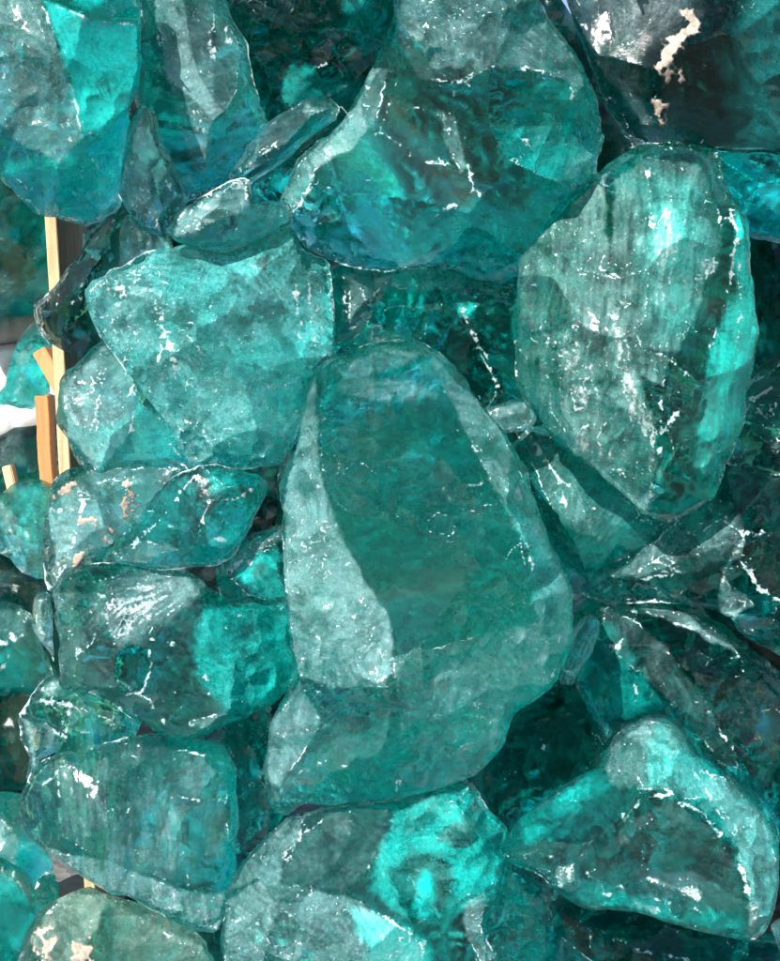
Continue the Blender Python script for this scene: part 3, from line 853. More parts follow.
rock('dark smoky boulder above the teardrop boulder with a small turquoise glint', 185, 130, 'deep',
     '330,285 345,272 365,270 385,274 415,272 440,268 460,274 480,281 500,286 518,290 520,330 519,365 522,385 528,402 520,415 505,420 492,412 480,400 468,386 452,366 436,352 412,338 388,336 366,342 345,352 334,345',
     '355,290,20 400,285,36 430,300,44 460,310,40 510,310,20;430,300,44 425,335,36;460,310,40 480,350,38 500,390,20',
     [('glow_milk', 0.95, '455,298 466,294 476,306 468,318 458,314', 3),  # turquoise glint painted into the colour
      ('frost_glint', 0.45, '390,275 440,270 500,288 505,300 450,290 400,290'), ('frost_glint', 0.5, '370,325 405,325 398,338 372,342')],
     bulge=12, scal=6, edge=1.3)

rock('grey-green flake leaning in the cleft right of the crackled aqua boulder', 150, 35, 'mid',
     '331,272 340,266 352,268 372,272 392,276 384,288 376,299 364,315 350,331 342,334 334,336 332,305',
     '345,275,10 342,330,4;352,272,10 366,300,10', [('frost_glint', 0.42, '350,268 392,276 350,331')], bulge=5, scal=1.2, edge=1.2)

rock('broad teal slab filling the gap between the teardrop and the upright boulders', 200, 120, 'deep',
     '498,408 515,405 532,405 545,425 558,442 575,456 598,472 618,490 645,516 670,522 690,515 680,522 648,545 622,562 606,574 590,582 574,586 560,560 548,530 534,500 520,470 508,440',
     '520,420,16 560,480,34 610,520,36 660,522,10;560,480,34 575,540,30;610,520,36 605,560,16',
     [('frost_glint', 0.22, '505,412 540,420 600,475 640,515 600,540 560,520')], bulge=8, scal=3.5, glow_milk=0.22)

rock('grey flat chip bridging the cleft right of the teardrop boulder', 150, 25, 'mid',
     '487,413 500,408 515,405 528,404 530,412 531,423 515,427 497,430', '495,418,5 524,412,5',
     [('frost_glint', 0.7, '487,410 530,402 532,426 495,432')], bulge=3, scal=0.6)

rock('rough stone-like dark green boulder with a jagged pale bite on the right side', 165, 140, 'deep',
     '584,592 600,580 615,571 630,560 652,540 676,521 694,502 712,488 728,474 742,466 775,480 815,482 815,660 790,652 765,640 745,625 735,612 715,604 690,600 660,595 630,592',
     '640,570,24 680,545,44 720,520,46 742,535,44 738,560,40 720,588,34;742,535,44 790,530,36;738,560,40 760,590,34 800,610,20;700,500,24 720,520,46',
     [('frost_glint', 0.36, '612,576 676,524 712,494 735,510 744,530 735,555 700,570 650,578'),
      ('frost_glint', 0.72, '722,568 738,556 742,540 728,560 718,590 732,600'),
      ('frost_glint', 0.55, '716,592 745,595 752,605 728,622')], bulge=10, scal=6, edge=1.2)

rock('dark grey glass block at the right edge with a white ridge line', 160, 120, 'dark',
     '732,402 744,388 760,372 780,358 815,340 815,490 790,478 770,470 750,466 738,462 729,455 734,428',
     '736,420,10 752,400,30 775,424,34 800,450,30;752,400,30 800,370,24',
     [('frost_glint', 0.3, '730,400 815,340 815,490 735,465'), ('line', 0.9, '736,420 752,402 775,424 815,470 815,490 770,430'), ('frost_glint', 0.4, '734,400 760,374 800,350 800,400 760,405')], bulge=8, scal=2.6, edge=1.6)

rock('smooth teal boulder under the top right corner, above a dark hollow', 170, 130, 'mid',
     '715,152 745,152 780,153 815,153 815,240 790,238 765,234 752,232 742,212 730,195 722,178',
     '728,165,14 760,185,34 810,190,34;745,215,16 790,206,34', [('glow_milk', 0.4, '750,215 815,205 815,240 760,234')], bulge=12, scal=3)

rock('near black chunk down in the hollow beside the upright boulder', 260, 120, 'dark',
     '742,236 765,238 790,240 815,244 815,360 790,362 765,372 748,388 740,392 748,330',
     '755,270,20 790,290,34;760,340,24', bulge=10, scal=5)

rock('sloping dark teal slab on the lower right with rows of white flecks', 165, 120, 'deep',
     '566,652 570,632 574,610 582,604 592,598 615,596 640,598 662,603 682,611 702,620 722,631 740,648 758,664 785,684 815,700 815,860 795,850 772,812 760,800 735,776 715,762 700,748 684,724 664,714 645,714 625,724 610,742 602,722 590,695 578,672',
     '585,612,14 640,612,36 690,628,40 740,660,38 800,720,20;640,612,36 620,650,38 640,700,28;690,628,40 690,690,40 740,760,24;600,640,30 620,650,38',
     [('frost_glint', 0.15, '604,610 640,625 700,690 740,770 720,760 660,690 610,650'),
      ('frost_glint', 0.5, '640,598 690,614 740,648 734,654 690,630 640,610'),
      ('glow_milk', 0.4, '575,620 620,630 660,700 640,712 605,720 580,672')], bulge=8, scal=3.6)

rock('small bright aqua splinter sticking up beside the teardrop boulder', 130, 40, 'pale',
     '565,664 570,648 578,632 588,620 594,622 594,634 588,650 578,664 570,680 566,684', '574,664,8 590,630,8',
     [('glow_milk', 0.7, '565,660 590,620 594,630 575,664'), ('frost_glint', 0.6, '575,645 592,628 588,648 575,660')], bulge=4, scal=1)

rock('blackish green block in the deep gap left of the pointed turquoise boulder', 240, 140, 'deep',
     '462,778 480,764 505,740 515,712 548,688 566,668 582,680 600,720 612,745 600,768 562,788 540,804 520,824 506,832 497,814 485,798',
     '500,760,18 540,730,34 575,710,24;540,730,34 550,775,24;500,800,14 520,790,20', [('frost_glint', 0.3, '500,790 530,775 520,800 505,815')], bulge=8, scal=4, edge=1.2)

rock('dark teal chunk squeezed between the scored slab and the teardrop boulder', 150, 120, 'deep',
     '186,742 205,736 228,726 250,716 270,708 271,735 268,775 284,814 276,828 262,842 248,856 236,868 232,840 234,800 234,770 224,748',
     '230,750,20 245,790,34 250,830,20;245,790,34 266,770,20', [('glow_milk', 0.35, '240,760 262,790 250,840 238,810')], bulge=8, scal=4)

rock('clear glass lump laced with tan and white streaks above the white-bruised boulder', 120, 120, 'pale',
     '48,546 47,530 50,510 54,495 60,482 74,474 90,469 110,468 130,467 152,466 175,465 186,470 176,486 160,502 148,516 138,530 126,546 114,556 100,566 82,574 66,580 58,588 51,590 48,570',
     '62,490,20 85,500,36 110,500,44 140,485,36 170,472,12;85,500,36 75,540,36 62,575,10;110,500,44 112,540,30',
     [('dirt', 0.72, '72,520 90,515 118,530 112,545 95,532 75,530'), ('dirt', 0.70, '118,480 130,478 136,505 124,525 122,500'),
      ('dirt', 0.70, '70,560 90,545 85,565 62,582'), ('dirt', 0.66, '52,500 70,478 90,475 70,495'),
      ('frost_glint', 0.55, '50,510 90,470 180,468 130,530 60,580')], bulge=12, scal=5, edge=1.2)

rock('glossy dark teal shard with a bright turquoise lower lip left of the teardrop boulder', 95, 110, 'mid',
     '106,560 118,550 126,540 134,525 142,510 156,494 170,478 182,470 198,464 215,466 232,470 250,475 266,481 264,494 258,507 250,521 242,536 232,550 222,558 210,563 185,566 160,566 130,563',
     '130,550,14 160,520,34 195,475,24;160,520,34 195,535,40 225,540,24;195,475,24 210,500,40 235,500,38 258,485,10;195,535,40 210,500,40',
     [('glow_milk', 0.7, '208,548 225,532 240,520 242,534 228,552 212,560'), ('glow_milk', 0.7, '206,470 232,474 236,486 212,490'),
      ('frost_glint', 0.3, '118,548 150,540 190,550 160,562 120,562'), ('glow_milk', 0.25, '140,515 185,480 190,530 150,545')], bulge=12, scal=3)

rock('small turquoise block with a smooth flat face against the left of the teardrop boulder', 130, 90, 'mid',
     '220,566 228,556 236,548 250,540 266,534 282,528 286,545 287,565 288,585 292,604 270,604 250,604 235,602 226,596 222,580',
     '228,570,12 248,556,30 276,548,24;248,556,30 256,592,26 286,598,8',
     [('glow_milk', 0.75, '235,560 276,550 284,596 256,598 240,580'), ('frost_glint', 0.55, '222,566 250,542 282,530 284,540 250,552 232,572')], bulge=8, scal=2.2)

rock('pale frosted rock jutting out on the left over the timber board', 125, 110, 'pale',
     '60,420 61,405 62,392 64,382 70,375 78,370 86,362 96,352 105,345 115,352 124,360 134,371 140,382 148,397 157,405 166,413 176,426 184,441 186,455 184,466 170,470 150,472 130,476 112,478 96,476 84,460 75,447 66,433',
     '75,385,16 105,370,36 130,395,44 135,410,46 130,440,36 110,470,8;105,370,36 95,420,36 84,448,12;135,410,46 160,430,34 178,455,10',
     [('frost_glint', 0.62, '62,384 105,347 132,372 136,405 125,440 96,470 70,435'), ('glow_milk', 0.6, '138,405 164,415 184,445 160,465 150,470 130,440'),
      ('glow_milk', 0.4, '90,430 130,420 125,460 100,470')], bulge=10, scal=3)

rock('blackish green angular rock reaching left across the timber board', 165, 60, 'black',
     '38,311 48,302 58,291 67,278 76,262 84,248 92,234 102,226 112,214 124,206 126,230 124,262 112,276 100,282 92,290 92,306 98,322 104,334 112,346 104,350 97,353 86,350 74,346 60,338 50,332 44,322',
     '52,312,10 78,300,26 96,240,20 118,215,10;62,330,8 78,300,26 96,290,30', bulge=6, scal=3, edge=1.2)

rock('thin grey upright flake between the dark angular rock and the crackled aqua boulder', 130, 40, 'pale',
     '124,232 128,222 131,214 142,222 152,230 166,238 168,250 166,262 158,266 148,269 136,272 125,272', '135,225,10 140,262,8;150,235,10 150,262,6',
     [('frost_glint', 0.5, '124,232 131,214 166,240 150,268 126,270')], bulge=5, scal=1.5)

rock('olive-green frosted boulder in the bottom left corner crusted with yellow dirt', 55, 130, 'olive',
     '18,1010 20,960 28,938 38,918 48,906 60,899 74,894 90,888 110,892 130,899 150,907 170,917 190,928 204,942 212,958 224,1010',
     '45,915,16 80,905,40 110,905,44 160,930,40 205,960,12;80,905,40 75,950,46 70,1000,20;110,905,44 120,960,48 125,1000,20',
     [('dirt', 0.8, '34,930 50,915 58,935 52,975 40,990 32,960'), ('dirt', 0.62, '70,940 92,930 96,980 72,985'),
      ('frost_glint', 0.5, '30,940 62,892 110,896 90,940 60,990'), ('frost_glint', 0.35, '110,900 205,950 215,990 120,990')], bulge=10, scal=5)

rock('greenish clear chunk below the end of the timber board with a white tip', 110, 90, 'green',
     '22,716 28,706 34,696 42,686 50,680 60,682 75,687 92,692 108,700 124,710 138,720 134,734 116,742 96,746 76,750 62,753 56,745 58,728 48,722 34,722',
     '40,700,16 70,705,30 110,720,24;70,705,30 66,740,14', [('frost_glint', 0.9, '42,690 52,680 60,684 56,694 44,697', 2), ('frost_glint', 0.3, '60,690 130,715 110,735 70,730')], bulge=8, scal=3)

rock('pale pointed sliver standing on the tip of the scored slab', 95, 40, 'pale',
     '21,717 30,717 38,719 48,722 54,728 57,738 58,750 50,757 42,763 36,772 30,782 27,778 31,768 33,756 30,745 27,735',
     '30,724,8 42,732,10 36,762,6', [('frost_glint', 0.72, '22,718 32,720 36,745 34,765 30,745'), ('frost_glint', 0.7, '50,728 58,740 56,750 50,745')], bulge=4, scal=1.2)

rock('turquoise shard with a dark swirl in the bottom middle, right of the dark hollows', 110, 90, 'mid',
     '500,872 515,872 530,884 540,900 548,920 552,935 570,950 590,965 600,1010 535,1010 520,960 505,910',
     '520,890,14 545,950,26 555,1000,12', [('glow_milk', 0.5, '520,890 545,930 560,990 540,1000')], bulge=8, scal=5)

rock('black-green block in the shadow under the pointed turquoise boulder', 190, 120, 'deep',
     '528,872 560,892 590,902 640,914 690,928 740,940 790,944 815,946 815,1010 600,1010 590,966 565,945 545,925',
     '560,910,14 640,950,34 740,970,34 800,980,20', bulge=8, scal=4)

rock('frosted aqua chip poking in at the bottom right edge', 60, 60, 'pale',
     '772,926 782,918 815,900 815,960 785,958 775,942', '785,930,14 806,935,16', [('frost_glint', 0.6, '772,926 815,905 815,950 780,950')], bulge=6, scal=1.5)

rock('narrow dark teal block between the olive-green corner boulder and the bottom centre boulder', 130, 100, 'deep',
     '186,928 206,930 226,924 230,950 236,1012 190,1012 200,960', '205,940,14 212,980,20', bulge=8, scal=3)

# ---- seen only as darkness between the chunks: further rocks behind the front ones, the gaps' shade put into their glass
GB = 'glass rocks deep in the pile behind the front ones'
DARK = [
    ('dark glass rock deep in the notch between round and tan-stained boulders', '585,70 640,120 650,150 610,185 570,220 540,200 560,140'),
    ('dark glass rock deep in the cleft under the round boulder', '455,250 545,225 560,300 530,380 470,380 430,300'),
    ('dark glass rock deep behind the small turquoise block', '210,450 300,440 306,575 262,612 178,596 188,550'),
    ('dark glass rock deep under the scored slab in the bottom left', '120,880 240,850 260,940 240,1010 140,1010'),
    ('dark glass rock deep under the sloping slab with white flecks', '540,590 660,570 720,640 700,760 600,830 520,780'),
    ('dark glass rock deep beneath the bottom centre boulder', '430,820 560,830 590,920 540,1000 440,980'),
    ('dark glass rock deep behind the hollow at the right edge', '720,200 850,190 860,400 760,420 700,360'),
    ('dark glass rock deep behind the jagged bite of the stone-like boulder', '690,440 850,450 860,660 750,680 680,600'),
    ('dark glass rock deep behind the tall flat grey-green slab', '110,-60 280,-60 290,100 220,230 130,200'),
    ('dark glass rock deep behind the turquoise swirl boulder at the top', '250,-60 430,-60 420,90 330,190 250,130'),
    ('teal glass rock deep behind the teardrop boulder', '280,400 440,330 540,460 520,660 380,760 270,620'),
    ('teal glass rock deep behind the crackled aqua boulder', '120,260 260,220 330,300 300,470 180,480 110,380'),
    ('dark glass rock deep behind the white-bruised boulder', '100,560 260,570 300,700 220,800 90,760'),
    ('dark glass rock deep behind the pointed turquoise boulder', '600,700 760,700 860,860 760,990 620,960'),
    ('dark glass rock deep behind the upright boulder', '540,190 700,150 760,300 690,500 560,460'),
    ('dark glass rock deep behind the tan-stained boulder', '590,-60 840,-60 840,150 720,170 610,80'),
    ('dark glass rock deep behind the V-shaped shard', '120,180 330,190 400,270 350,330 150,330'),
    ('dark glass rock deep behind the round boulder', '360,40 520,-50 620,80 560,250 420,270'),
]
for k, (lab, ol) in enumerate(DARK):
    rock(lab, 380 + (k % 3) * 25, 170, 'mid' if 'teardrop' in lab or 'crackled' in lab else 'black', ol, bulge=40, bw=50, sp=9, scal=8, rough=2, group=GB)  # gap shade put into blackish glass, teal where a lit look was wanted

REAR = ['-80,-90 110,-90 130,120 60,170 -80,160', '430,250 760,240 760,520 640,600 470,560', '520,560 860,540 880,1000 640,1060 500,860']  # unseen rocks added to darken the gaps and stop sky light from behind
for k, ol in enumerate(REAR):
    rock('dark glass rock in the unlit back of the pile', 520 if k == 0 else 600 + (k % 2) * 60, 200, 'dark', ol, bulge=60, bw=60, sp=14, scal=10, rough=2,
         group='unseen glass rocks added to block sky behind the pile', under=0.2)

for k, ol in enumerate(['-160,100 60,80 90,330 -20,400 -160,380', '-160,500 40,480 90,700 -20,760 -160,740', '-160,730 60,720 90,1000 -160,1060']):  # unseen rocks added so sky light from behind stays out of the heap
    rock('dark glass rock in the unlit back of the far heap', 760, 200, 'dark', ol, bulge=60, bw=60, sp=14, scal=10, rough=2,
         group='unseen glass rocks added to block sky behind the far heap', under=0.2)

# ------------------------------------------------------------------ the heap beyond the board, on the left
GL = 'glass rocks in the heap beyond the timber board'
rock('dark teal rock atop the far heap with a pale oval chip', 560, 130, 'deep',
     '-60,150 0,170 20,190 40,205 60,220 58,300 40,312 20,316 -60,320', '-20,240,30 20,240,40 45,260,30',
     [('frost_glint', 0.45, '24,250 40,240 44,256 30,262'), ('frost_glint', 0.2, '-20,260 20,275 10,310 -30,310')], group=GL, sp=6)
rock('bluish upright teal rock in front of the white sack, beyond the board', 520, 110, 'mid',
     '-30,404 -10,396 4,386 12,360 20,340 30,326 40,318 50,318 52,350 50,392 44,402 32,410 14,408', '20,350,20 30,370,34 34,400,10;5,390,14 30,370,34',
     [('frost_glint', 0.55, '22,350 30,352 24,400 12,402'), ('glow_milk', 0.4, '32,350 48,350 46,398 32,405')], group=GL, sp=5)
rock('rounded pale turquoise rock against the lower end of the brown upright', 500, 120, 'pale',
     '-20,520 -6,498 10,484 24,479 40,482 56,492 58,520 54,560 50,576 36,580 22,574 10,560 -10,548', '5,510,24 30,500,34 40,540,30;10,545,16 30,560,20',
     [('glow_milk', 0.5, '12,490 48,490 48,540 20,535'), ('frost_glint', 0.5, '-5,500 14,515 24,545 48,550 40,576 10,560')], group=GL, sp=5)
rock('dark rock speckled with white in the far heap below the rounded pale one', 560, 110, 'dark',
     '-40,545 0,552 20,570 40,578 60,574 60,610 40,622 20,616 -40,606', '-10,575,20 30,590,30', [('frost_glint', 0.35, '-30,555 20,575 0,600 -30,595')], group=GL, sp=6)
rock('flat-topped teal rock with a white streak at the left edge, beyond the board', 480, 120, 'deep',
     '-50,596 0,601 14,606 30,614 38,626 44,650 52,668 56,686 48,692 34,694 -50,690', '-10,620,26 20,640,38 40,668,20;20,640,38 0,670,30',
     [('frost_glint', 0.4, '-20,604 28,616 26,630 8,645 -10,640'), ('glow_milk', 0.4, '0,650 40,655 30,690 -20,685')], group=GL, sp=5)
rock('pale aqua chip leaning on the left face of the timber board', 170, 40, 'pale',
     '34,598 38,594 45,592 51,594 54,606 53,640 54,662 48,652 42,642 34,634 31,620', '44,606,10 46,632,10',
     [('frost_glint', 0.35, '34,600 54,596 56,650 38,632'), ('frost_glint', 0.9, '36,632 44,630 50,642 42,642', 2)], group=GL, bulge=4, scal=1.2)
rock('dark teal rock with two white chips at the left edge, below the flat-topped one', 450, 130, 'dark',
     '-60,692 -10,690 20,690 40,688 46,700 34,724 34,760 28,786 10,790 -60,792', '-20,720,26 15,740,36',
     [('frost_glint', 0.7, '4,732 16,732 18,738 6,738', 2), ('frost_glint', 0.7, '8,720 14,722 12,726 6,726', 2)], group=GL, sp=6)
rock('small teal rock with a whitened top under the tip of the scored slab', 400, 110, 'mid',
     '-40,795 0,788 20,792 34,800 44,820 50,850 56,880 52,905 40,912 -40,880', '0,815,24 25,850,34',
     [('frost_glint', 0.75, '-10,815 12,822 20,845 12,862 -10,850'), ('glow_milk', 0.3, '20,840 45,850 40,890 15,870')], group=GL, sp=5)
rock('layered bright turquoise rock in the bottom left corner, beyond the board', 300, 120, 'mid',
     '-40,862 0,858 14,866 28,878 38,896 46,910 36,928 26,948 20,1010 -40,1010', '-10,880,20 15,900,36 30,915,20;-10,925,24 15,940,30',
     [('glow_milk', 0.6, '-20,870 10,872 40,905 20,905 -20,890'), ('glow_milk', 0.6, '-20,940 15,935 18,1000 -20,1000'), ('frost_glint', 0.5, '-10,868 10,870 36,900 10,880')], group=GL, sp=5)
rock('little rounded teal rock tucked beside the foot of the timber board', 290, 60, 'deep',
     '34,890 38,878 46,870 56,874 61,888 59,904 50,914 38,910', '46,886,14 54,894,12', group=GL, bulge=8)
rock('black and white mottled rock under the white sack, left of the brown upright', 640, 110, 'dark',
     '-50,440 0,434 14,426 36,424 60,428 60,490 40,500 10,498 -50,500', '-10,460,24 20,455,34 40,470,24',
     [('frost_glint', 0.55, '0,440 20,430 28,455 8,470 -10,460')], group=GL, sp=6)

# ------------------------------------------------------------------ timber, sack, ground
def wood_material(name, c1, c2):
    g = NT(name)
    tc = g.n('ShaderNodeTexCoord')
    mp = g.n('ShaderNodeMapping')
    g.l(tc.outputs['Object'], mp.inputs['Vector'])
    mp.inputs['Scale'].default_value = (60, 60, 3.5)
    a = g.noise(mp.outputs[0], 1.6, 5, 0.6, 0.8)
    b = g.noise(tc.outputs['Object'], 300, 3, 0.6)
    f = g.math('ADD', g.math('MULTIPLY', a, 0.8), g.math('MULTIPLY', b, 0.2))
    p = g.n('ShaderNodeBsdfPrincipled')
    g.l(g.mixc(g.ramp(f, 0.35, 0.65), c1, c2), p.inputs['Base Color'])
    p.inputs['Roughness'].default_value = 0.7
    bp = g.n('ShaderNodeBump')
    bp.inputs['Strength'].default_value = 0.3
    bp.inputs['Distance'].default_value = 0.001
    g.l(f, bp.inputs['Height'])
    g.l(bp.outputs[0], p.inputs['Normal'])
    g.l(p.outputs[0], g.out.inputs['Surface'])
    return g.m


def board(name, ptop, pbot, d, width, deep, mat, label, cat, kind=None):
    """an upright sawn board: its narrow edge faces the camera, its width runs back into the pile"""
    a, b = at(ptop[0], ptop[1], d), at(pbot[0], pbot[1], d)
    b = Vector((b.x, a.y + (b.y - a.y) * 0.0, b.z))
    me = bpy.data.meshes.new(name)
    vs, fs = [], []
    rnd = random.Random(3)
    n = 40
    w = width * MM / 2
    c = 0.0012
    ring = [(-w + c, 0), (w - c, 0), (w, c), (w, deep * MM - c), (w - c, deep * MM), (-w + c, deep * MM), (-w, deep * MM - c), (-w, c)]
    for k in range(n + 1):
        t = k / n
        px = a.x + (b.x - a.x) * t + 0.0006 * math.sin(t * 9)
        z = a.z + (b.z - a.z) * t
        for (x, y) in ring:
            vs.append((px + x + rnd.uniform(-1, 1) * 0.0002, a.y + y, z))
    m = len(ring)
    for k in range(n):
        for j in range(m):
            fs.append((k * m + j, k * m + (j + 1) % m, (k + 1) * m + (j + 1) % m, (k + 1) * m + j))
    fs.append(tuple(range(m)))
    fs.append(tuple(n * m + j for j in reversed(range(m))))
    org = Vector((b.x, a.y, b.z))
    me.from_pydata([tuple(Vector(v) - org) for v in vs], [], fs)
    me.update()
    import bmesh
    bm = bmesh.new()
    bm.from_mesh(me)
    bmesh.ops.recalc_face_normals(bm, faces=bm.faces)
    bm.to_mesh(me)
    bm.free()
    me.materials.append(mat)
    ob = bpy.data.objects.new(name, me)
    ob.location = org
    COL.objects.link(ob)
    ob['label'] = label
    ob['category'] = cat
    return ob


pine = wood_material('sawn_pine', (0.50, 0.32, 0.16, 1), (0.76, 0.55, 0.32, 1))
brown = wood_material('orange_brown_timber', (0.44, 0.20, 0.07, 1), (0.60, 0.30, 0.12, 1))
board('timber_board', (45, 130), (73, 1010), 235, 14, 240, pine, 'pale pine board standing on edge beside the pile, its narrow edge in the sun', 'timber board')
board('timber_upright', (41, 396), (45, 510), 520, 19, 30, brown, 'short orange-brown timber upright behind the pale pine board', 'timber upright')


def bar(name, p0, p1, d, width, deep, mat, label, cat):
    a, b = at(p0[0], p0[1], d), at(p1[0], p1[1], d)
    ax = (b - a).normalized()
    back = Vector((0, 1, 0))
    sd = ax.cross(back).normalized()
    w, dp = width * MM / 2, deep * MM
    vs = []
    for p in (a, b):
        for s, t in ((-1, 0), (1, 0), (1, 1), (-1, 1)):
            vs.append(tuple(p + sd * (w * s) + back * (dp * t) - b))
    fs = [(0, 1, 5, 4), (1, 2, 6, 5), (2, 3, 7, 6), (3, 0, 4, 7), (0, 3, 2, 1), (4, 5, 6, 7)]
    me = bpy.data.meshes.new(name)
    me.from_pydata(vs, [], fs)
    import bmesh
    bm = bmesh.new()
    bm.from_mesh(me)
    bmesh.ops.recalc_face_normals(bm, faces=bm.faces)
    bmesh.ops.bevel(bm, geom=list(bm.edges), offset=0.0015, segments=2, affect='EDGES')
    bm.to_mesh(me)
    bm.free()
    me.materials.append(mat)
    ob = bpy.data.objects.new(name, me)
    ob.location = b
    COL.objects.link(ob)
    ob['label'] = label
    ob['category'] = cat
    return ob


bar('timber_brace', (38, 350), (62, 392), 430, 19, 30, brown, 'slanting orange-brown timber brace meeting the pale pine board', 'timber brace')
bar('timber_offcut', (6, 466), (14, 500), 560, 14, 20, pine, 'small pale timber offcut among the rocks at the left edge', 'timber offcut')


def cloth_heap(name, d, ol, mat, label, cat, thick, seed):
    """a crumpled sack: a closed folded skin"""
    poly = [tuple(p[:2]) for p in parse(ol)]
    A = np.array(poly)
    sp = 5
    lo, hi = A.min(0), A.max(0)
    G = np.array([(x, y) for y in np.arange(lo[1], hi[1], sp) for x in np.arange(lo[0], hi[0], sp)])
    G = G[inside(G, poly)]
    G = G[seg_dist(G, poly) > 3]
    fo = []
    for i in range(len(poly)):
        a, b = A[i], A[(i + 1) % len(poly)]
        n = max(1, int(np.linalg.norm(b - a) / sp))
        fo += [tuple(a + (b - a) * k / n) for k in range(n)]
    pts = [Vector(p) for p in fo] + [Vector(p) for p in G]
    res = delaunay_2d_cdt(pts, [(i, (i + 1) % len(fo)) for i in range(len(fo))], [], 1, 1e-4)
    P = np.array([tuple(v) for v in res[0]])
    dd = seg_dist(P, fo)
    vs, org = [], at(*((lo + hi) / 2), d)
    for sgn in (-1, 1):
        for (x, y), q in zip(P, dd):
            k = min(q / 25, 1)
            z = thick * math.sqrt(max(0, 1 - (1 - k) ** 2)) + abs(noise.noise(Vector((x / 14 + seed, y / 30, seed)))) * 16 * k
            vs.append(tuple(at(x, y, d + sgn * z) - org))
    n = len(P)
    fs = [tuple(f) for f in res[2]] + [tuple(i + n for i in reversed(f)) for f in res[2]]
    me = bpy.data.meshes.new(name)
    me.from_pydata(vs, [], fs)
    import bmesh
    bm = bmesh.new()
    bm.from_mesh(me)
    bmesh.ops.remove_doubles(bm, verts=bm.verts, dist=1e-5)
    bmesh.ops.recalc_face_normals(bm, faces=bm.faces)
    for f in bm.faces:
        f.smooth = True
    bm.to_mesh(me)
    bm.free()
    me.materials.append(mat)
    ob = bpy.data.objects.new(name, me)
    ob.location = org
    COL.objects.link(ob)
    ob['label'] = label
    ob['category'] = cat
    return ob


def cloth_material(name, col):
    g = NT(name)
    tc = g.n('ShaderNodeTexCoord')
    p = g.n('ShaderNodeBsdfPrincipled')
    f = g.noise(tc.outputs['Object'], 30, 5, 0.6)
    g.l(g.mixc(f, tuple(c * 0.7 for c in col[:3]) + (1,), col), p.inputs['Base Color'])
    p.inputs['Roughness'].default_value = 0.6
    g.l(p.outputs[0], g.out.inputs['Surface'])
    return g.m


cloth_heap('plastic_sack', 700, '-80,350 0,338 40,340 70,345 70,420 36,440 8,446 -80,450', cloth_material('white_plastic', (0.80, 0.79, 0.77, 1)),
           'crumpled white plastic sack behind the upright teal rock at the left edge', 'sack', 40, 1.0)
cloth_heap('tarpaulin', 660, '-80,310 0,306 20,300 44,290 66,285 66,330 40,338 0,344 -80,350', cloth_material('grey_sheet', (0.42, 0.44, 0.43, 1)),
           'folded grey sheet under the topmost dark rock at the left edge', 'tarpaulin', 24, 4.0)

# the ground under and round the pile
def ground_material():
    g = NT('gravel_yard')
    tc = g.n('ShaderNodeTexCoord')
    v = g.n('ShaderNodeTexVoronoi')
    g.l(tc.outputs['Object'], v.inputs['Vector'])
    v.inputs['Scale'].default_value = 45
    n1 = g.noise(tc.outputs['Object'], 6, 6, 0.6)
    p = g.n('ShaderNodeBsdfPrincipled')
    g.l(g.mixc(g.math('ADD', g.math('MULTIPLY', v.outputs['Distance'], 0.6), g.math('MULTIPLY', n1, 0.5)), (0.09, 0.095, 0.095, 1), (0.17, 0.175, 0.175, 1)), p.inputs['Base Color'])
    p.inputs['Roughness'].default_value = 0.9
    bp = g.n('ShaderNodeBump')
    bp.inputs['Strength'].default_value = 0.6
    bp.inputs['Distance'].default_value = 0.01
    g.l(v.outputs['Distance'], bp.inputs['Height'])
    g.l(bp.outputs[0], p.inputs['Normal'])
    g.l(p.outputs[0], g.out.inputs['Surface'])
    return g.m


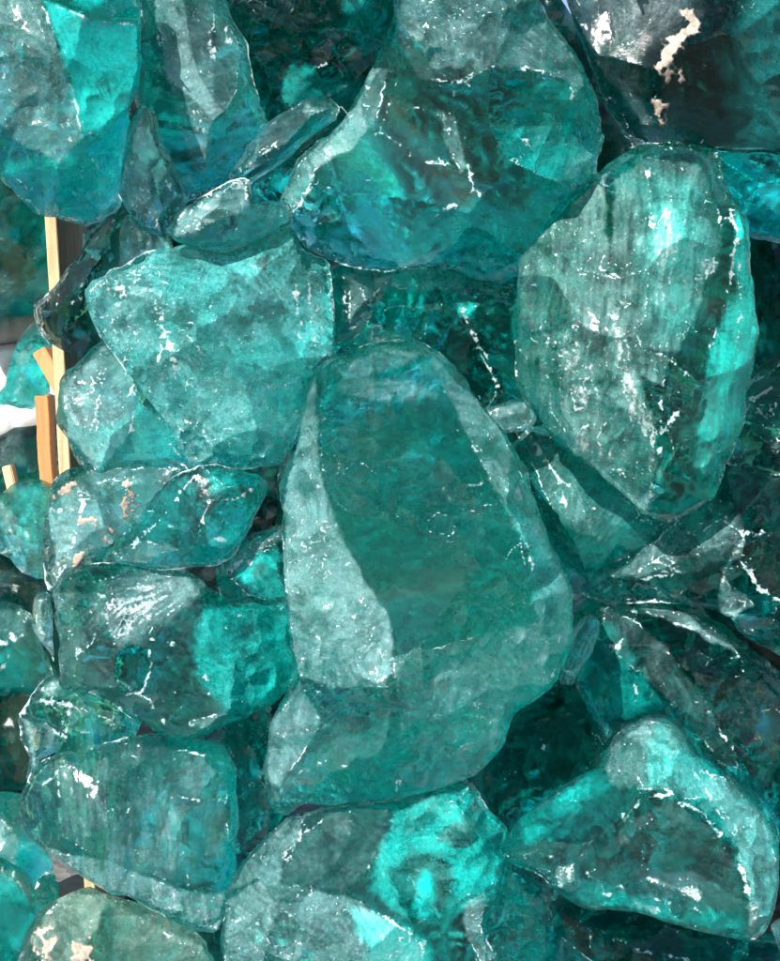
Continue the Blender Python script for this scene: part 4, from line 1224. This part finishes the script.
def sheet(name, s, z, mat):
    n = 24
    vs = [((i / n - .5) * s, (j / n - .5) * s, 0) for j in range(n + 1) for i in range(n + 1)]
    fs = [(j * (n + 1) + i, j * (n + 1) + i + 1, (j + 1) * (n + 1) + i + 1, (j + 1) * (n + 1) + i) for j in range(n) for i in range(n)]
    me = bpy.data.meshes.new(name)
    me.from_pydata(vs, [], fs)
    me.materials.append(mat)
    ob = bpy.data.objects.new(name, me)
    ob.location = (0, 0, z)
    COL.objects.link(ob)
    ob['kind'] = 'structure'
    return ob


sheet('ground', 400, at(390, 1010, 40).z - 0.09, ground_material())

# ------------------------------------------------------------------ light
world = bpy.data.worlds.new("World")
SC.world = world
world.use_nodes = True
wt = world.node_tree
bg = wt.nodes['Background']
sky = wt.nodes.new('ShaderNodeTexSky')
sky.sky_type = 'NISHITA'
sky.sun_disc = False
sky.dust_density = 0.3
SUN_DIR = Vector((-0.46, -0.66, 0.66)).normalized()      # towards the sun: up, left and behind the camera
sky.sun_elevation = math.asin(SUN_DIR.z)
sky.sun_rotation = math.atan2(SUN_DIR.x, SUN_DIR.y)
wt.links.new(sky.outputs[0], bg.inputs[0])
bg.inputs[1].default_value = 0.095
sl = bpy.data.lights.new('sun', 'SUN')
sl.energy = 5.0
sl.angle = math.radians(0.53)
sl.color = (1.0, 0.95, 0.88)
so = bpy.data.objects.new('sun', sl)
COL.objects.link(so)
so.rotation_euler = SUN_DIR.to_track_quat('Z', 'Y').to_euler()
so.location = SUN_DIR * 20

SC.view_settings.view_transform = 'Standard'
SC.view_settings.look = 'None'
SC.view_settings.gamma = 1
SC.view_settings.exposure = 0.80
cy = SC.cycles
cy.max_bounces = 11
cy.transmission_bounces = 9
cy.glossy_bounces = 4
cy.diffuse_bounces = 3
cy.transparent_max_bounces = 10
cy.caustics_refractive = False
cy.caustics_reflective = False
cy.blur_glossy = 0.05
cy.sample_clamp_indirect = 6
cy.sample_clamp_direct = 30
cy.use_adaptive_sampling = True
cy.adaptive_threshold = 0.03
cy.use_denoising = True
cy.denoiser = 'OPENIMAGEDENOISE'
